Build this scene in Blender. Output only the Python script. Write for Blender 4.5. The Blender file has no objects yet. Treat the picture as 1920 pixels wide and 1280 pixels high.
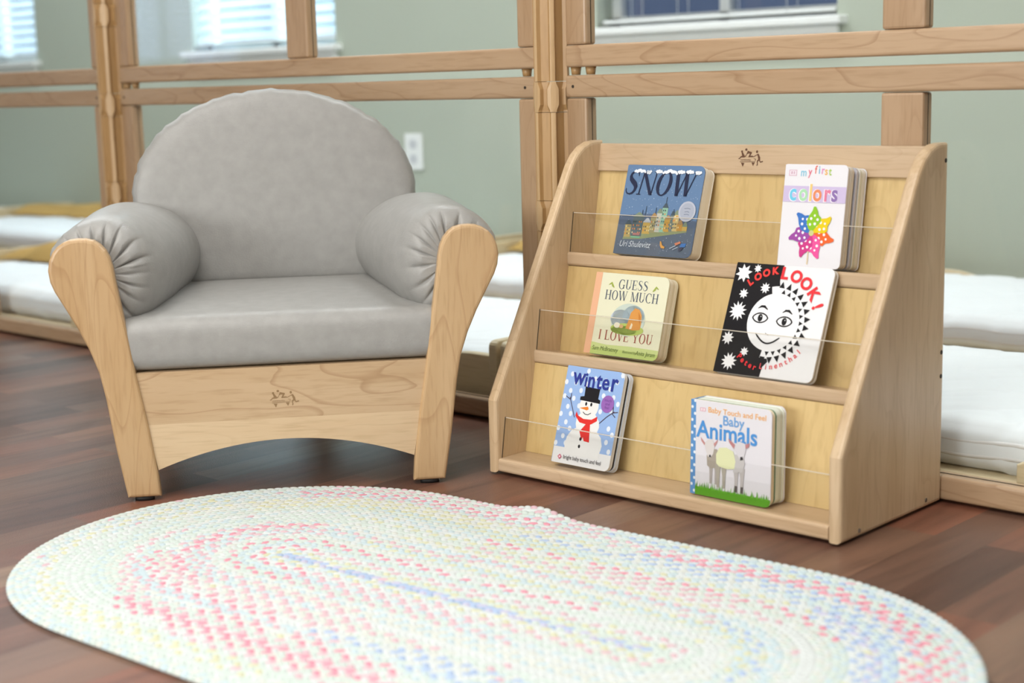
import bpy, bmesh, math, random
from mathutils import Vector, Matrix
random.seed(7)
S = bpy.context.scene
COL = S.collection
PI = math.pi

# ------------------------------------------------------------------ camera, world, light, exposure
cam_d = bpy.data.cameras.new('camera')
cam = bpy.data.objects.new('camera', cam_d); COL.objects.link(cam)
cam_d.sensor_width = 36.0
cam_d.lens = 2847.3 / 1920 * 36.0
_r = Vector((0.731156, 0.681767, -0.024577)); _u = Vector((-0.095022, 0.137448, 0.985941)); _f = Vector((-0.67556, 0.718541, -0.165278))
_m = Matrix((_r, _u, -_f)).transposed().to_4x4()
_m.translation = Vector((1.671585, -1.714885, 0.617057))
cam.matrix_world = _m
cam_d.clip_start = 0.05
cam_d.dof.use_dof = True
cam_d.dof.focus_distance = 2.42
cam_d.dof.aperture_fstop = 3.2
S.camera = cam

W = bpy.data.worlds.new('outdoor_sky'); S.world = W; W.use_nodes = True
W.node_tree.nodes['Background'].inputs[0].default_value = (0.30, 0.42, 0.75, 1)
W.node_tree.nodes['Background'].inputs[1].default_value = 0.30

def area(name, loc, rot, sx, sy, power, col=(1, 1, 1)):
    d = bpy.data.lights.new(name, 'AREA'); d.shape = 'RECTANGLE'; d.size = sx; d.size_y = sy; d.energy = power; d.color = col
    o = bpy.data.objects.new(name, d); COL.objects.link(o); o.location = loc; o.rotation_euler = rot
    return o
area('ceiling_lamp_light', (0.15, -1.5, 2.47), (0, 0, 0), 1.8, 1.6, 41, (1.0, 0.975, 0.94))
area('ceiling_lamp_light', (1.5, -2.2, 2.47), (0, 0, 0), 1.6, 1.2, 30, (1.0, 0.975, 0.94))
area('ceiling_lamp_light', (1.6, 1.15, 2.47), (0, 0, 0), 1.2, 0.7, 23, (0.93, 0.97, 1.0))  # added unseen lamp, brightens the right-facing sides of the stiles
area('ceiling_lamp_light', (-1.1, 1.15, 2.47), (0, 0, 0), 2.2, 0.7, 46, (0.93, 0.97, 1.0))
area('ceiling_lamp_light', (-3.9, 1.0, 2.47), (0, 0, 0), 2.4, 0.8, 44, (0.88, 0.95, 1.0))
area('front_fill_light', (0.35, -4.86, 1.40), (PI/2, 0, 0), 2.7, 1.4, 172, (1.0, 0.985, 0.96))  # added fill from behind the camera, shines through an invented window
area('side_fill_light', (3.26, -1.3, 1.40), (0, PI/2, 0), 1.2, 1.6, 6, (0.95, 0.975, 1.0))  # added weak fill from the right, shines through an invented window
# daylight standing outside the windows
area('daylight', (-5.26, 2.42, 1.35), (-PI/2, 0, 0), 1.1, 1.3, 38, (0.80, 0.94, 1.0))
area('daylight', (-3.15, 2.42, 1.35), (-PI/2, 0, 0), 1.1, 1.3, 42, (0.70, 0.91, 1.0))
area('daylight', (-6.62, -2.9, 1.35), (0, -PI/2, 0), 1.3, 1.7, 70, (0.62, 0.74, 1.0))

S.view_settings.view_transform = 'Standard'
S.view_settings.look = 'None'
S.view_settings.exposure = 0.08
S.view_settings.gamma = 1.0
S.view_settings.use_curve_mapping = False

# ------------------------------------------------------------------ helpers
def lin(h):
    h = h.lstrip('#'); out = []
    for i in (0, 2, 4):
        c = int(h[i:i+2], 16) / 255
        out.append(c / 12.92 if c <= 0.04045 else ((c + 0.055) / 1.055) ** 2.4)
    return (*out, 1)

MATS = {}
def basic(name, col, rough=0.5, spec=0.5, coat=0.0, metal=0.0):
    if name in MATS: return MATS[name]
    m = bpy.data.materials.new(name); m.use_nodes = True
    b = m.node_tree.nodes['Principled BSDF']
    b.inputs['Base Color'].default_value = col if len(col) == 4 else (*col, 1)
    b.inputs['Roughness'].default_value = rough
    b.inputs['Specular IOR Level'].default_value = spec
    b.inputs['Coat Weight'].default_value = coat
    b.inputs['Metallic'].default_value = metal
    MATS[name] = m
    return m
def ink(h, rough=0.32):
    return basic('ink_' + h.strip('#') + '_' + str(int(rough*100)), lin(h), rough, 0.4)

def nodes(m):
    nt = m.node_tree
    def N(t, **kw):
        n = nt.nodes.new(t)
        for k, v in kw.items(): setattr(n, k, v)
        return n
    def Lk(a, b): nt.links.new(a, b)
    return nt, N, Lk, nt.nodes['Principled BSDF']

def ramp(n, stops):
    cr = n.color_ramp
    while len(cr.elements) > 1: cr.elements.remove(cr.elements[0])
    cr.elements[0].position = stops[0][0]; cr.elements[0].color = stops[0][1]
    for p, c in stops[1:]:
        e = cr.elements.new(p); e.color = c

def wood(name, light, dark, axis='X', rough=0.38, lines=0.35, freq=1.0, coat=0.15):
    """maple: long soft grain along one object axis, a few darker growth lines and flecks"""
    m = basic(name, light, rough, 0.5, coat)
    nt, N, Lk, b = nodes(m)
    b.inputs['Coat Roughness'].default_value = 0.25
    tc = N('ShaderNodeTexCoord'); oi = N('ShaderNodeObjectInfo')
    add = N('ShaderNodeVectorMath', operation='ADD')
    mul = N('ShaderNodeMath', operation='MULTIPLY'); mul.inputs[1].default_value = 7.3
    Lk(oi.outputs['Random'], mul.inputs[0]); Lk(tc.outputs['Object'], add.inputs[0]); Lk(mul.outputs[0], add.inputs[1])
    mp = N('ShaderNodeMapping')
    s = {'X': (0.09, 1, 1), 'Y': (1, 0.09, 1), 'Z': (1, 1, 0.09)}[axis]
    mp.inputs['Scale'].default_value = tuple(v * freq for v in s)
    Lk(add.outputs[0], mp.inputs['Vector'])
    n1 = N('ShaderNodeTexNoise'); n1.inputs['Scale'].default_value = 22; n1.inputs['Detail'].default_value = 4
    n2 = N('ShaderNodeTexNoise'); n2.inputs['Scale'].default_value = 190; n2.inputs['Detail'].default_value = 2
    Lk(mp.outputs[0], n1.inputs['Vector']); Lk(mp.outputs[0], n2.inputs['Vector'])
    # growth lines: contours of a slow noise field
    mp2 = N('ShaderNodeMapping'); mp2.inputs['Scale'].default_value = {'X': (0.22, 1, 1), 'Y': (1, 0.22, 1), 'Z': (1, 1, 0.22)}[axis]
    Lk(add.outputs[0], mp2.inputs['Vector'])
    n3 = N('ShaderNodeTexNoise'); n3.inputs['Scale'].default_value = 9 * freq; n3.inputs['Detail'].default_value = 1.5
    Lk(mp2.outputs[0], n3.inputs['Vector'])
    mu = N('ShaderNodeMath', operation='MULTIPLY'); mu.inputs[1].default_value = 11; Lk(n3.outputs['Fac'], mu.inputs[0])
    fr = N('ShaderNodeMath', operation='FRACT'); Lk(mu.outputs[0], fr.inputs[0])
    r3 = N('ShaderNodeValToRGB'); ramp(r3, [(0.0, (0, 0, 0, 1)), (0.84, (0.07, 0.07, 0.07, 1)), (0.945, (1, 1, 1, 1)), (0.968, (0, 0, 0, 1))]); Lk(fr.outputs[0], r3.inputs['Fac'])
    r1 = N('ShaderNodeValToRGB'); ramp(r1, [(0.30, (*dark[:3], 1)), (0.62, (*light[:3], 1))]); Lk(n1.outputs['Fac'], r1.inputs['Fac'])
    r2 = N('ShaderNodeValToRGB'); ramp(r2, [(0.28, (0.80, 0.76, 0.70, 1)), (0.5, (1, 1, 1, 1))]); Lk(n2.outputs['Fac'], r2.inputs['Fac'])
    mx = N('ShaderNodeMix', data_type='RGBA', blend_type='MULTIPLY'); mx.inputs[0].default_value = 0.6
    Lk(r1.outputs[0], mx.inputs[6]); Lk(r2.outputs[0], mx.inputs[7])
    mx2 = N('ShaderNodeMix', data_type='RGBA'); mx2.inputs[7].default_value = (dark[0]*0.62, dark[1]*0.5, dark[2]*0.4, 1)
    ml = N('ShaderNodeMath', operation='MULTIPLY'); ml.inputs[1].default_value = lines; Lk(r3.outputs[0], ml.inputs[0])
    Lk(ml.outputs[0], mx2.inputs[0]); Lk(mx.outputs[2], mx2.inputs[6])
    # slight tone difference from board to board
    hs = N('ShaderNodeHueSaturation'); mr = N('ShaderNodeMapRange'); mr.inputs[3].default_value = 0.93; mr.inputs[4].default_value = 1.06
    Lk(oi.outputs['Random'], mr.inputs[0]); Lk(mr.outputs[0], hs.inputs['Value']); Lk(mx2.outputs[2], hs.inputs['Color'])
    Lk(hs.outputs[0], b.inputs['Base Color'])
    return m

def finish(name, bm, mats, parent=None, smooth=False, loc=None, rot=None):
    me = bpy.data.meshes.new(name)
    bmesh.ops.recalc_face_normals(bm, faces=bm.faces)
    bm.to_mesh(me); bm.free()
    for m in (mats if isinstance(mats, (list, tuple)) else [mats]): me.materials.append(m)
    if smooth:
        for p in me.polygons: p.use_smooth = True
    o = bpy.data.objects.new(name, me); COL.objects.link(o)
    if parent: o.parent = parent
    if loc: o.location = loc
    if rot: o.rotation_euler = rot
    return o

def thing(name, label, cat, loc=(0, 0, 0), rot=(0, 0, 0), group=None):
    o = bpy.data.objects.new(name, None); COL.objects.link(o)
    o.empty_display_size = 0.05
    o.location = loc; o.rotation_euler = rot
    o['label'] = label; o['category'] = cat
    if group: o['group'] = group
    return o
def tag(o, label, cat, group=None):
    o['label'] = label; o['category'] = cat
    if group: o['group'] = group
    return o
def struct(name, bm, mats, parent=None):
    o = finish(name, bm, mats, parent)
    if not parent: o['kind'] = 'structure'
    return o

def box(bm, x0, x1, y0, y1, z0, z1, bev=0.0, seg=2, mi=0):
    b2 = bmesh.new()
    bmesh.ops.create_cube(b2, size=1)
    for v in b2.verts:
        v.co = ((x0+x1)/2 + v.co.x*(x1-x0), (y0+y1)/2 + v.co.y*(y1-y0), (z0+z1)/2 + v.co.z*(z1-z0))
    if bev: bmesh.ops.bevel(b2, geom=list(b2.edges), offset=bev, segments=seg, profile=0.5, affect='EDGES')
    merge(bm, b2, mi)
def merge(bm, b2, mi=None, mat=None):
    vm = {}
    for v in b2.verts: vm[v] = bm.verts.new(mat @ v.co if mat else v.co)
    for f in b2.faces:
        try:
            nf = bm.faces.new([vm[v] for v in f.verts]); nf.material_index = f.material_index if mi is None else mi; nf.smooth = f.smooth
        except ValueError: pass
    b2.free()
def prism(bm, pts, t0, t1, plane='XZ', bev=0.0, seg=3, mi=0):
    """extrude a 2-D outline between t0 and t1 along the axis normal to the plane; bev rounds the outline edges"""
    def P(a, b, t):
        return {'XZ': (a, t, b), 'YZ': (t, a, b), 'XY': (a, b, t)}[plane]
    b2 = bmesh.new()
    A = [b2.verts.new(P(a, b, t0)) for a, b in pts]; B = [b2.verts.new(P(a, b, t1)) for a, b in pts]
    f0 = b2.faces.new(A); f1 = b2.faces.new(B[::-1])
    n = len(pts)
    for i in range(n): b2.faces.new((A[i], B[i], B[(i+1) % n], A[(i+1) % n]))
    bmesh.ops.recalc_face_normals(b2, faces=b2.faces)
    if bev:
        es = set(f0.edges) | set(f1.edges)
        bmesh.ops.bevel(b2, geom=list(es), offset=bev, segments=seg, profile=0.5, affect='EDGES')
    merge(bm, b2, mi)
def loft(rings, close=True, cap=True, bm=None, mi=0):
    b2 = bm or bmesh.new()
    V = [[b2.verts.new(p) for p in r] for r in rings]
    n = len(V[0])
    for i in range(len(V)-1):
        for j in range(n if close else n-1):
            f = b2.faces.new((V[i][j], V[i][(j+1) % n], V[i+1][(j+1) % n], V[i+1][j])); f.material_index = mi; f.smooth = True
    if cap:
        for r in (V[0], V[-1]):
            f = b2.faces.new(r); f.material_index = mi
    return b2
def tube(bm, pts, r, n=8, closed=False, mi=0):
    pts = [Vector(p) for p in pts]; rings = []
    m = len(pts)
    for i, p in enumerate(pts):
        a = pts[(i-1) % m] if closed or i else p; b = pts[(i+1) % m] if closed or i < m-1 else p
        d = (b-a).normalized()
        up = Vector((0, 0, 1)) if abs(d.z) < 0.9 else Vector((1, 0, 0))
        s = d.cross(up).normalized(); t = s.cross(d)
        rings.append([p + (s*math.cos(k*2*PI/n) + t*math.sin(k*2*PI/n))*r for k in range(n)])
    if closed: rings.append(rings[0])
    V = [[bm.verts.new(q) for q in rr] for rr in (rings[:-1] if closed else rings)]
    if closed: V.append(V[0])
    for i in range(len(V)-1):
        for j in range(n):
            f = bm.faces.new((V[i][j], V[i][(j+1) % n], V[i+1][(j+1) % n], V[i+1][j])); f.smooth = True; f.material_index = mi
    if not closed: bm.faces.new(V[0]); bm.faces.new(V[-1])
def pillow(sx, sy, sz, r, crown=0.0, n=(24, 16, 4), belly=0.0):
    """soft rounded box centred on x,y with its base at z=0"""
    bm = bmesh.new()
    hx, hy, hz = sx/2, sy/2, sz/2
    def put(u, v, w):
        p = Vector((u*hx, v*hy, w*hz))
        q = Vector((max(-hx+r, min(hx-r, p.x)), max(-hy+r, min(hy-r, p.y)), max(-hz+min(r, hz), min(hz-min(r, hz), p.z))))
        d = p-q
        if d.length > 1e-9: p = q + d.normalized()*min(r, max(d.length, r if sum(1 for c in d if abs(c) > 1e-9) > 1 else d.length))
        g = max(0, 1-abs(u)**2.4)*max(0, 1-abs(v)**2.4)
        p.z += crown*g*(1 if w > 0 else 0.0)
        k = max(0, 1-w*w)
        p.x += belly*k*u*(1-abs(v)**3)*abs(u)**3; p.y += belly*k*v*(1-abs(u)**3)*abs(v)**3
        p.z += hz
        return bm.verts.new(p)
    def side(fn, na, nb):
        V = [[fn(-1+2*i/na, -1+2*j/nb) for j in range(nb+1)] for i in range(na+1)]
        for i in range(na):
            for j in range(nb):
                f = bm.faces.new((V[i][j], V[i+1][j], V[i+1][j+1], V[i][j+1])); f.smooth = True
    def warp(t): return math.sin(t*PI/2)*0.35 + t*0.65
    nx, ny, nz = n
    side(lambda a, b: put(warp(a), warp(b), 1), nx, ny); side(lambda a, b: put(warp(a), warp(b), -1), nx, ny)
    side(lambda a, b: put(warp(a), 1, b), nx, nz); side(lambda a, b: put(warp(a), -1, b), nx, nz)
    side(lambda a, b: put(1, warp(a), b), ny, nz); side(lambda a, b: put(-1, warp(a), b), ny, nz)
    bmesh.ops.remove_doubles(bm, verts=bm.verts, dist=1e-5)
    return bm

# ------------------------------------------------------------------ materials
M_leg = wood('maple_legs', (0.55, 0.375, 0.205), (0.495, 0.32, 0.16), 'Z')
M_apron = wood('maple_apron', (0.555, 0.395, 0.24), (0.505, 0.345, 0.195), 'X', lines=0.5, freq=1.2)
M_apron2 = wood('maple_apron_pale', (0.65, 0.49, 0.31), (0.59, 0.42, 0.25), 'X', lines=0.12)
M_rackv = wood('maple_rack_upright', (0.66, 0.49, 0.31), (0.58, 0.41, 0.24), 'Z', lines=0.22)
M_rackh = wood('maple_rack_rails', (0.585, 0.43, 0.28), (0.52, 0.365, 0.22), 'X', lines=0.15)
M_ply = wood('birch_ply', (0.62, 0.455, 0.21), (0.56, 0.39, 0.165), 'Z', lines=0.18, freq=0.6)
M_rail = wood('maple_partition_rails', (0.455, 0.315, 0.195), (0.395, 0.26, 0.15), 'X', lines=0.45)
M_stile = wood('maple_partition_stiles', (0.43, 0.29, 0.175), (0.37, 0.235, 0.13), 'Z', lines=0.2)
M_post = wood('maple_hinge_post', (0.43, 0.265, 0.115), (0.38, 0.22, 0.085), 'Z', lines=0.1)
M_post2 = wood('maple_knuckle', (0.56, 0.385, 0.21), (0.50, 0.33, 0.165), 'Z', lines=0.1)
M_cot = wood('cot_wood', (0.68, 0.56, 0.36), (0.61, 0.48, 0.29), 'X', lines=0.1)
M_dark = basic('dark_rubber', (0.012, 0.011, 0.011), 0.6)
M_hole = basic('hole', (0.03, 0.02, 0.012), 0.7)
M_burn = basic('burned_brown', (0.115, 0.048, 0.02), 0.6)
M_burn2 = basic('burned_tan', (0.27, 0.165, 0.075), 0.6)
M_screw = basic('steel', (0.35, 0.34, 0.32), 0.35, metal=0.9)
M_white = basic('white_paint', (0.80, 0.82, 0.81), 0.4)
def slat_mat():
    m = basic('blind_slat', (0.80, 0.85, 0.88), 0.45)
    nt, N, Lk, b = nodes(m)
    t = N('ShaderNodeBsdfTranslucent'); t.inputs[0].default_value = (0.80, 0.88, 0.95, 1)
    mx = N('ShaderNodeMixShader'); mx.inputs[0].default_value = 0.45
    Lk(b.outputs[0], mx.inputs[1]); Lk(t.outputs[0], mx.inputs[2]); Lk(mx.outputs[0], nt.nodes['Material Output'].inputs[0])
    return m
M_slat = slat_mat()
M_tan = basic('tan_blanket', (0.47, 0.30, 0.095), 0.9, 0.2)

def wall_mat(name, col):
    m = basic(name, col, 0.7, 0.3)
    nt, N, Lk, b = nodes(m)
    tc = N('ShaderNodeTexCoord'); n = N('ShaderNodeTexNoise'); n.inputs['Scale'].default_value = 140; n.inputs['Detail'].default_value = 3
    Lk(tc.outputs['Object'], n.inputs['Vector'])
    bp = N('ShaderNodeBump'); bp.inputs['Strength'].default_value = 0.25; bp.inputs['Distance'].default_value = 0.003
    Lk(n.outputs['Fac'], bp.inputs['Height']); Lk(bp.outputs[0], b.inputs['Normal'])
    return m
M_wall = wall_mat('sage_wall', (0.42, 0.46, 0.385))
M_wallb = wall_mat('warm_wall', (0.36, 0.33, 0.27))
M_ceil = wall_mat('ceiling_white', (0.75, 0.74, 0.70))

def fabric(name, col, rough, scale, strength, var=0.06):
    m = basic(name, col, rough, 0.45)
    nt, N, Lk, b = nodes(m)
    tc = N('ShaderNodeTexCoord')
    n = N('ShaderNodeTexNoise'); n.inputs['Scale'].default_value = scale; n.inputs['Detail'].default_value = 4
    n2 = N('ShaderNodeTexNoise'); n2.inputs['Scale'].default_value = scale*0.12; n2.inputs['Detail'].default_value = 5
    Lk(tc.outputs['Object'], n.inputs['Vector']); Lk(tc.outputs['Object'], n2.inputs['Vector'])
    bp = N('ShaderNodeBump'); bp.inputs['Strength'].default_value = strength; bp.inputs['Distance'].default_value = 0.002
    Lk(n.outputs['Fac'], bp.inputs['Height']); Lk(bp.outputs[0], b.inputs['Normal'])
    r = N('ShaderNodeValToRGB'); ramp(r, [(0.3, tuple(c*(1-var) for c in col[:3])+(1,)), (0.7, tuple(min(1, c*(1+var)) for c in col[:3])+(1,))])
    Lk(n2.outputs['Fac'], r.inputs['Fac']); Lk(r.outputs[0], b.inputs['Base Color'])
    return m
M_vinyl = fabric('grey_vinyl', (0.33, 0.325, 0.311), 0.42, 420, 0.22)
M_mat = fabric('white_ticking', (0.80, 0.83, 0.855), 0.85, 60, 0.1, 0.02)
M_pipe = fabric('white_piping', (0.74, 0.73, 0.72), 0.8, 60, 0.1, 0.02)

def sheet_plastic(name, tint, ior=1.45):
    """thin clear acrylic: see-through with a Fresnel reflection, lets lamp light pass"""
    m = bpy.data.materials.new(name); m.use_nodes = True
    nt = m.node_tree; nt.nodes.clear()
    out = nt.nodes.new('ShaderNodeOutputMaterial'); mix = nt.nodes.new('ShaderNodeMixShader')
    tr = nt.nodes.new('ShaderNodeBsdfTransparent'); gl = nt.nodes.new('ShaderNodeBsdfGlossy'); fr = nt.nodes.new('ShaderNodeFresnel')
    tr.inputs[0].default_value = (*tint, 1); gl.inputs['Roughness'].default_value = 0.015; fr.inputs[0].default_value = ior
    ge = nt.nodes.new('ShaderNodeNewGeometry'); mr = nt.nodes.new('ShaderNodeMapRange'); mr.inputs[3].default_value = ior; mr.inputs[4].default_value = 1/ior
    nt.links.new(ge.outputs['Backfacing'], mr.inputs[0]); nt.links.new(mr.outputs[0], fr.inputs[0])
    nt.links.new(fr.outputs[0], mix.inputs[0]); nt.links.new(tr.outputs[0], mix.inputs[1]); nt.links.new(gl.outputs[0], mix.inputs[2])
    nt.links.new(mix.outputs[0], out.inputs[0])
    return m
M_pane = sheet_plastic('clear_pane', (0.965, 0.975, 0.972))
M_acrylic = sheet_plastic('clear_acrylic', (0.985, 0.985, 0.98))
M_acredge = basic('acrylic_edge', (0.66, 0.60, 0.50), 0.2)

def floor_mat():
    m = basic('wood_strip_floor', (0.2, 0.1, 0.06), 0.36, 0.26)
    nt, N, Lk, b = nodes(m)
    tc = N('ShaderNodeTexCoord'); mp = N('ShaderNodeMapping'); mp.inputs['Rotation'].default_value = (0, 0, PI/2)
    mp.inputs['Location'].default_value = (0.13, 0.021, 0)
    Lk(tc.outputs['Object'], mp.inputs['Vector'])
    br = N('ShaderNodeTexBrick'); br.offset = 0.37; br.offset_frequency = 2; br.squash = 1.0
    br.inputs['Color1'].default_value = (0, 0, 0, 1); br.inputs['Color2'].default_value = (1, 1, 1, 1)
    br.inputs['Scale'].default_value = 1; br.inputs['Mortar Size'].default_value = 0.0; br.inputs['Bias'].default_value = 0
    br.inputs['Brick Width'].default_value = 0.43; br.inputs['Row Height'].default_value = 0.074
    Lk(mp.outputs[0], br.inputs['Vector'])
    r = N('ShaderNodeValToRGB')
    ramp(r, [(0.0, (0.066, 0.033, 0.025, 1)), (0.22, (0.180, 0.084, 0.054, 1)), (0.40, (0.097, 0.050, 0.038, 1)), (0.55, (0.211, 0.112, 0.072, 1)),
             (0.68, (0.207, 0.082, 0.050, 1)), (0.82, (0.132, 0.071, 0.052, 1)), (1.0, (0.264, 0.163, 0.108, 1))])
    Lk(br.outputs['Color'], r.inputs['Fac'])
    # grain along Y, shifted per block
    ad = N('ShaderNodeVectorMath', operation='ADD'); Lk(tc.outputs['Object'], ad.inputs[0])
    sc = N('ShaderNodeVectorMath', operation='SCALE'); sc.inputs['Scale'].default_value = 9; Lk(br.outputs['Color'], sc.inputs[0]); Lk(sc.outputs[0], ad.inputs[1])
    g = N('ShaderNodeMapping'); g.inputs['Scale'].default_value = (1, 0.1, 1); Lk(ad.outputs[0], g.inputs['Vector'])
    n1 = N('ShaderNodeTexNoise'); n1.inputs['Scale'].default_value = 38; n1.inputs['Detail'].default_value = 5; n1.inputs['Distortion'].default_value = 0.7
    Lk(g.outputs[0], n1.inputs['Vector'])
    r2 = N('ShaderNodeValToRGB'); ramp(r2, [(0.25, (0.58, 0.55, 0.55, 1)), (0.5, (1, 1, 1, 1)), (0.75, (1.25, 1.22, 1.18, 1))]); Lk(n1.outputs['Fac'], r2.inputs['Fac'])
    mx = N('ShaderNodeMix', data_type='RGBA', blend_type='MULTIPLY'); mx.inputs[0].default_value = 0.85
    Lk(r.outputs[0], mx.inputs[6]); Lk(r2.outputs[0], mx.inputs[7]); Lk(mx.outputs[2], b.inputs['Base Color'])
    n4 = N('ShaderNodeTexNoise'); n4.inputs['Scale'].default_value = 420; n4.inputs['Detail'].default_value = 2; Lk(tc.outputs['Object'], n4.inputs['Vector'])
    bp = N('ShaderNodeBump'); bp.inputs['Strength'].default_value = 0.28; bp.inputs['Distance'].default_value = 0.0015
    Lk(n4.outputs['Fac'], bp.inputs['Height']); Lk(bp.outputs[0], b.inputs['Normal'])
    return m
M_floor = floor_mat()

# ------------------------------------------------------------------ room shell
XL, XR, YB, YF, ZC = -6.2, 3.0, 2.03, -4.6, 2.5
bm = bmesh.new(); box(bm, XL-0.15, XR+0.15, YF-0.15, YB+0.15, -0.1, 0); struct('floor', bm, M_floor)
bm = bmesh.new(); box(bm, XL-0.15, XR+0.15, YF-0.15, YB+0.15, ZC, ZC+0.1); struct('ceiling', bm, M_ceil)
WZ0, WZ1 = 0.79, 1.95
WINS = [(-5.72, -4.83), (-3.60, -2.706), (-1.448, -0.588)]
bm = bmesh.new()
T = 0.13
xs = [XL-0.15] + [v for w in WINS for v in w] + [XR+0.15]
for i in range(0, len(xs), 2): box(bm, xs[i], xs[i+1], YB, YB+T, 0, ZC)
for a, b in WINS:
    box(bm, a, b, YB, YB+T, 0, WZ0); box(bm, a, b, YB, YB+T, WZ1, ZC)
struct('wall_back', bm, M_wall)
LY0, LY1 = -3.65, -2.62
bm = bmesh.new()
box(bm, XL-T, XL, YF, LY0, 0, ZC); box(bm, XL-T, XL, LY1, YB, 0, ZC); box(bm, XL-T, XL, LY0, LY1, 0, WZ0); box(bm, XL-T, XL, LY0, LY1, WZ1, ZC)
struct('wall_left', bm, M_wall)
RY0, RY1, FX0, FX1 = -2.1, -0.5, -0.95, 1.65  # right and front wall openings, made for the two added fill lights
bm = bmesh.new()
box(bm, XR, XR+T, YF, RY0, 0, ZC); box(bm, XR, XR+T, RY1, YB, 0, ZC); box(bm, XR, XR+T, RY0, RY1, 0, WZ0); box(bm, XR, XR+T, RY0, RY1, WZ1, ZC)
struct('wall_right', bm, M_wallb)
bm = bmesh.new()
box(bm, XL, FX0, YF-T, YF, 0, ZC); box(bm, FX1, XR, YF-T, YF, 0, ZC); box(bm, FX0, FX1, YF-T, YF, 0, WZ0); box(bm, FX0, FX1, YF-T, YF, WZ1, ZC)
struct('wall_front', bm, M_wallb)
bm = bmesh.new(); box(bm, XL, XR, YB-0.014, YB, 0, 0.09, 0.003); struct('baseboard_back', bm, M_white)

# windows: local frame x along the wall, y outwards, z up; origin at the sill centre
def window(n, loc, rotz, width):
    h = WZ1-WZ0; hw = width/2
    fb = bmesh.new()
    for a, b, c, d in ((-hw, -hw+0.035, 0, h), (hw-0.035, hw, 0, h), (-hw, hw, 0, 0.035), (-hw, hw, h-0.035, h), (-0.018, 0.018, 0, h)):
        box(fb, a, b, 0.075, 0.115, c, d, 0.003)
    root = finish('window_%d' % n, fb, M_white, None, False, loc, (0, 0, rotz)); root['kind'] = 'structure'
    p = bmesh.new(); box(p, -hw+0.03, hw-0.03, 0.094, 0.097, 0.03, h-0.03); finish('window_pane', p, M_pane, root)
    s = bmesh.new(); box(s, -hw-0.034, hw+0.034, -0.045, 0.075, -0.024, 0.0, 0.005); finish('window_sill', s, M_white, root)
    s = bmesh.new(); box(s, -hw-0.012, hw+0.012, -0.022, 0.0, -0.085, -0.0245, 0.006); finish('sill_apron', s, M_white, root)
    return root
for i, (a, b) in enumerate(WINS): window(i+1, ((a+b)/2, YB, WZ0), 0, b-a)
window(4, (XL, (LY0+LY1)/2, WZ0), PI/2, LY1-LY0)
window(5, ((FX0+FX1)/2, YF, WZ0), PI, FX1-FX0)  # unseen window, added to let the front fill light in
window(6, (XR, (RY0+RY1)/2, WZ0), -PI/2, RY1-RY0)  # unseen window, added to let the side fill light in

def blind(label, loc, rotz, width, zlow, zslat, tilt):
    t = thing('window_blind', label, 'blind', loc, (0, 0, rotz), 'white slatted window blinds')
    h = WZ1-WZ0; hw = width/2-0.012
    bm = bmesh.new(); box(bm, -hw, hw, 0.01, 0.05, h-0.05, h-0.004, 0.003); finish('headrail', bm, M_white, t)
    bm = bmesh.new(); z = zslat
    while z < h-0.06:
        c, s = math.cos(tilt), math.sin(tilt)
        for k in range(3):
            pass
        pr = []
        for k in range(7):
            u = -0.023 + 0.046*k/6; w = 0.003*(1-(u/0.023)**2)
            pr.append((0.032 + u*c - w*s, z + u*s + w*c))
        lo = [(a, b-0.0015) for a, b in pr[::-1]]
        prism(bm, pr+lo, -hw, hw, 'YZ'); z += 0.042
    finish('slats', bm, M_slat, t)
    bm = bmesh.new(); box(bm, -hw, hw, 0.012, 0.052, zlow, zlow+0.011, 0.003); finish('bottom_rail', bm, M_white, t)
    bm = bmesh.new()
    for fx in (-0.72, -0.30, 0.14, 0.62):
        for dy in (0.012, 0.053): tube(bm, [(fx*hw+0.01*(dy > 0.03), dy, zlow), (fx*hw, dy, h-0.03)], 0.0011, 5)
    finish('cords', bm, M_white, t)
    return t
def wc(i): return ((WINS[i][0]+WINS[i][1])/2, YB, WZ0), 0, WINS[i][1]-WINS[i][0]
blind('white slatted blind lowered over the bright window at far left', *wc(0), 0.02, 0.055, 0.75)
blind('white slatted blind lowered over the bright window behind the armchair', *wc(1), 0.02, 0.055, 0.85)
blind('partly raised white blind with cords over the dark bluish window at right', *wc(2), 0.012, 0.10, 0.25)
blind('white slatted blind on the side wall window mirrored in the clear panel', (XL, (LY0+LY1)/2, WZ0), PI/2, LY1-LY0, 0.02, 0.055, 0.95)

# outlet on the back wall
t = thing('wall_outlet', 'white electrical outlet on the green wall right of the armchair back', 'outlet', (-2.302, YB, 0.398))
bm = bmesh.new(); box(bm, -0.045, 0.045, -0.007, 0.0, -0.064, 0.064, 0.003); finish('cover_plate', bm, M_white, t)
for dz in (-0.026, 0.026):
    bm = bmesh.new(); prism(bm, [(0.019*math.cos(k*PI/10), dz+0.017*math.sin(k*PI/10)) for k in range(20)], -0.0085, -0.006, 'XZ'); finish('socket', bm, basic('socket_grey', (0.55, 0.57, 0.60), 0.4), t)

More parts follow.
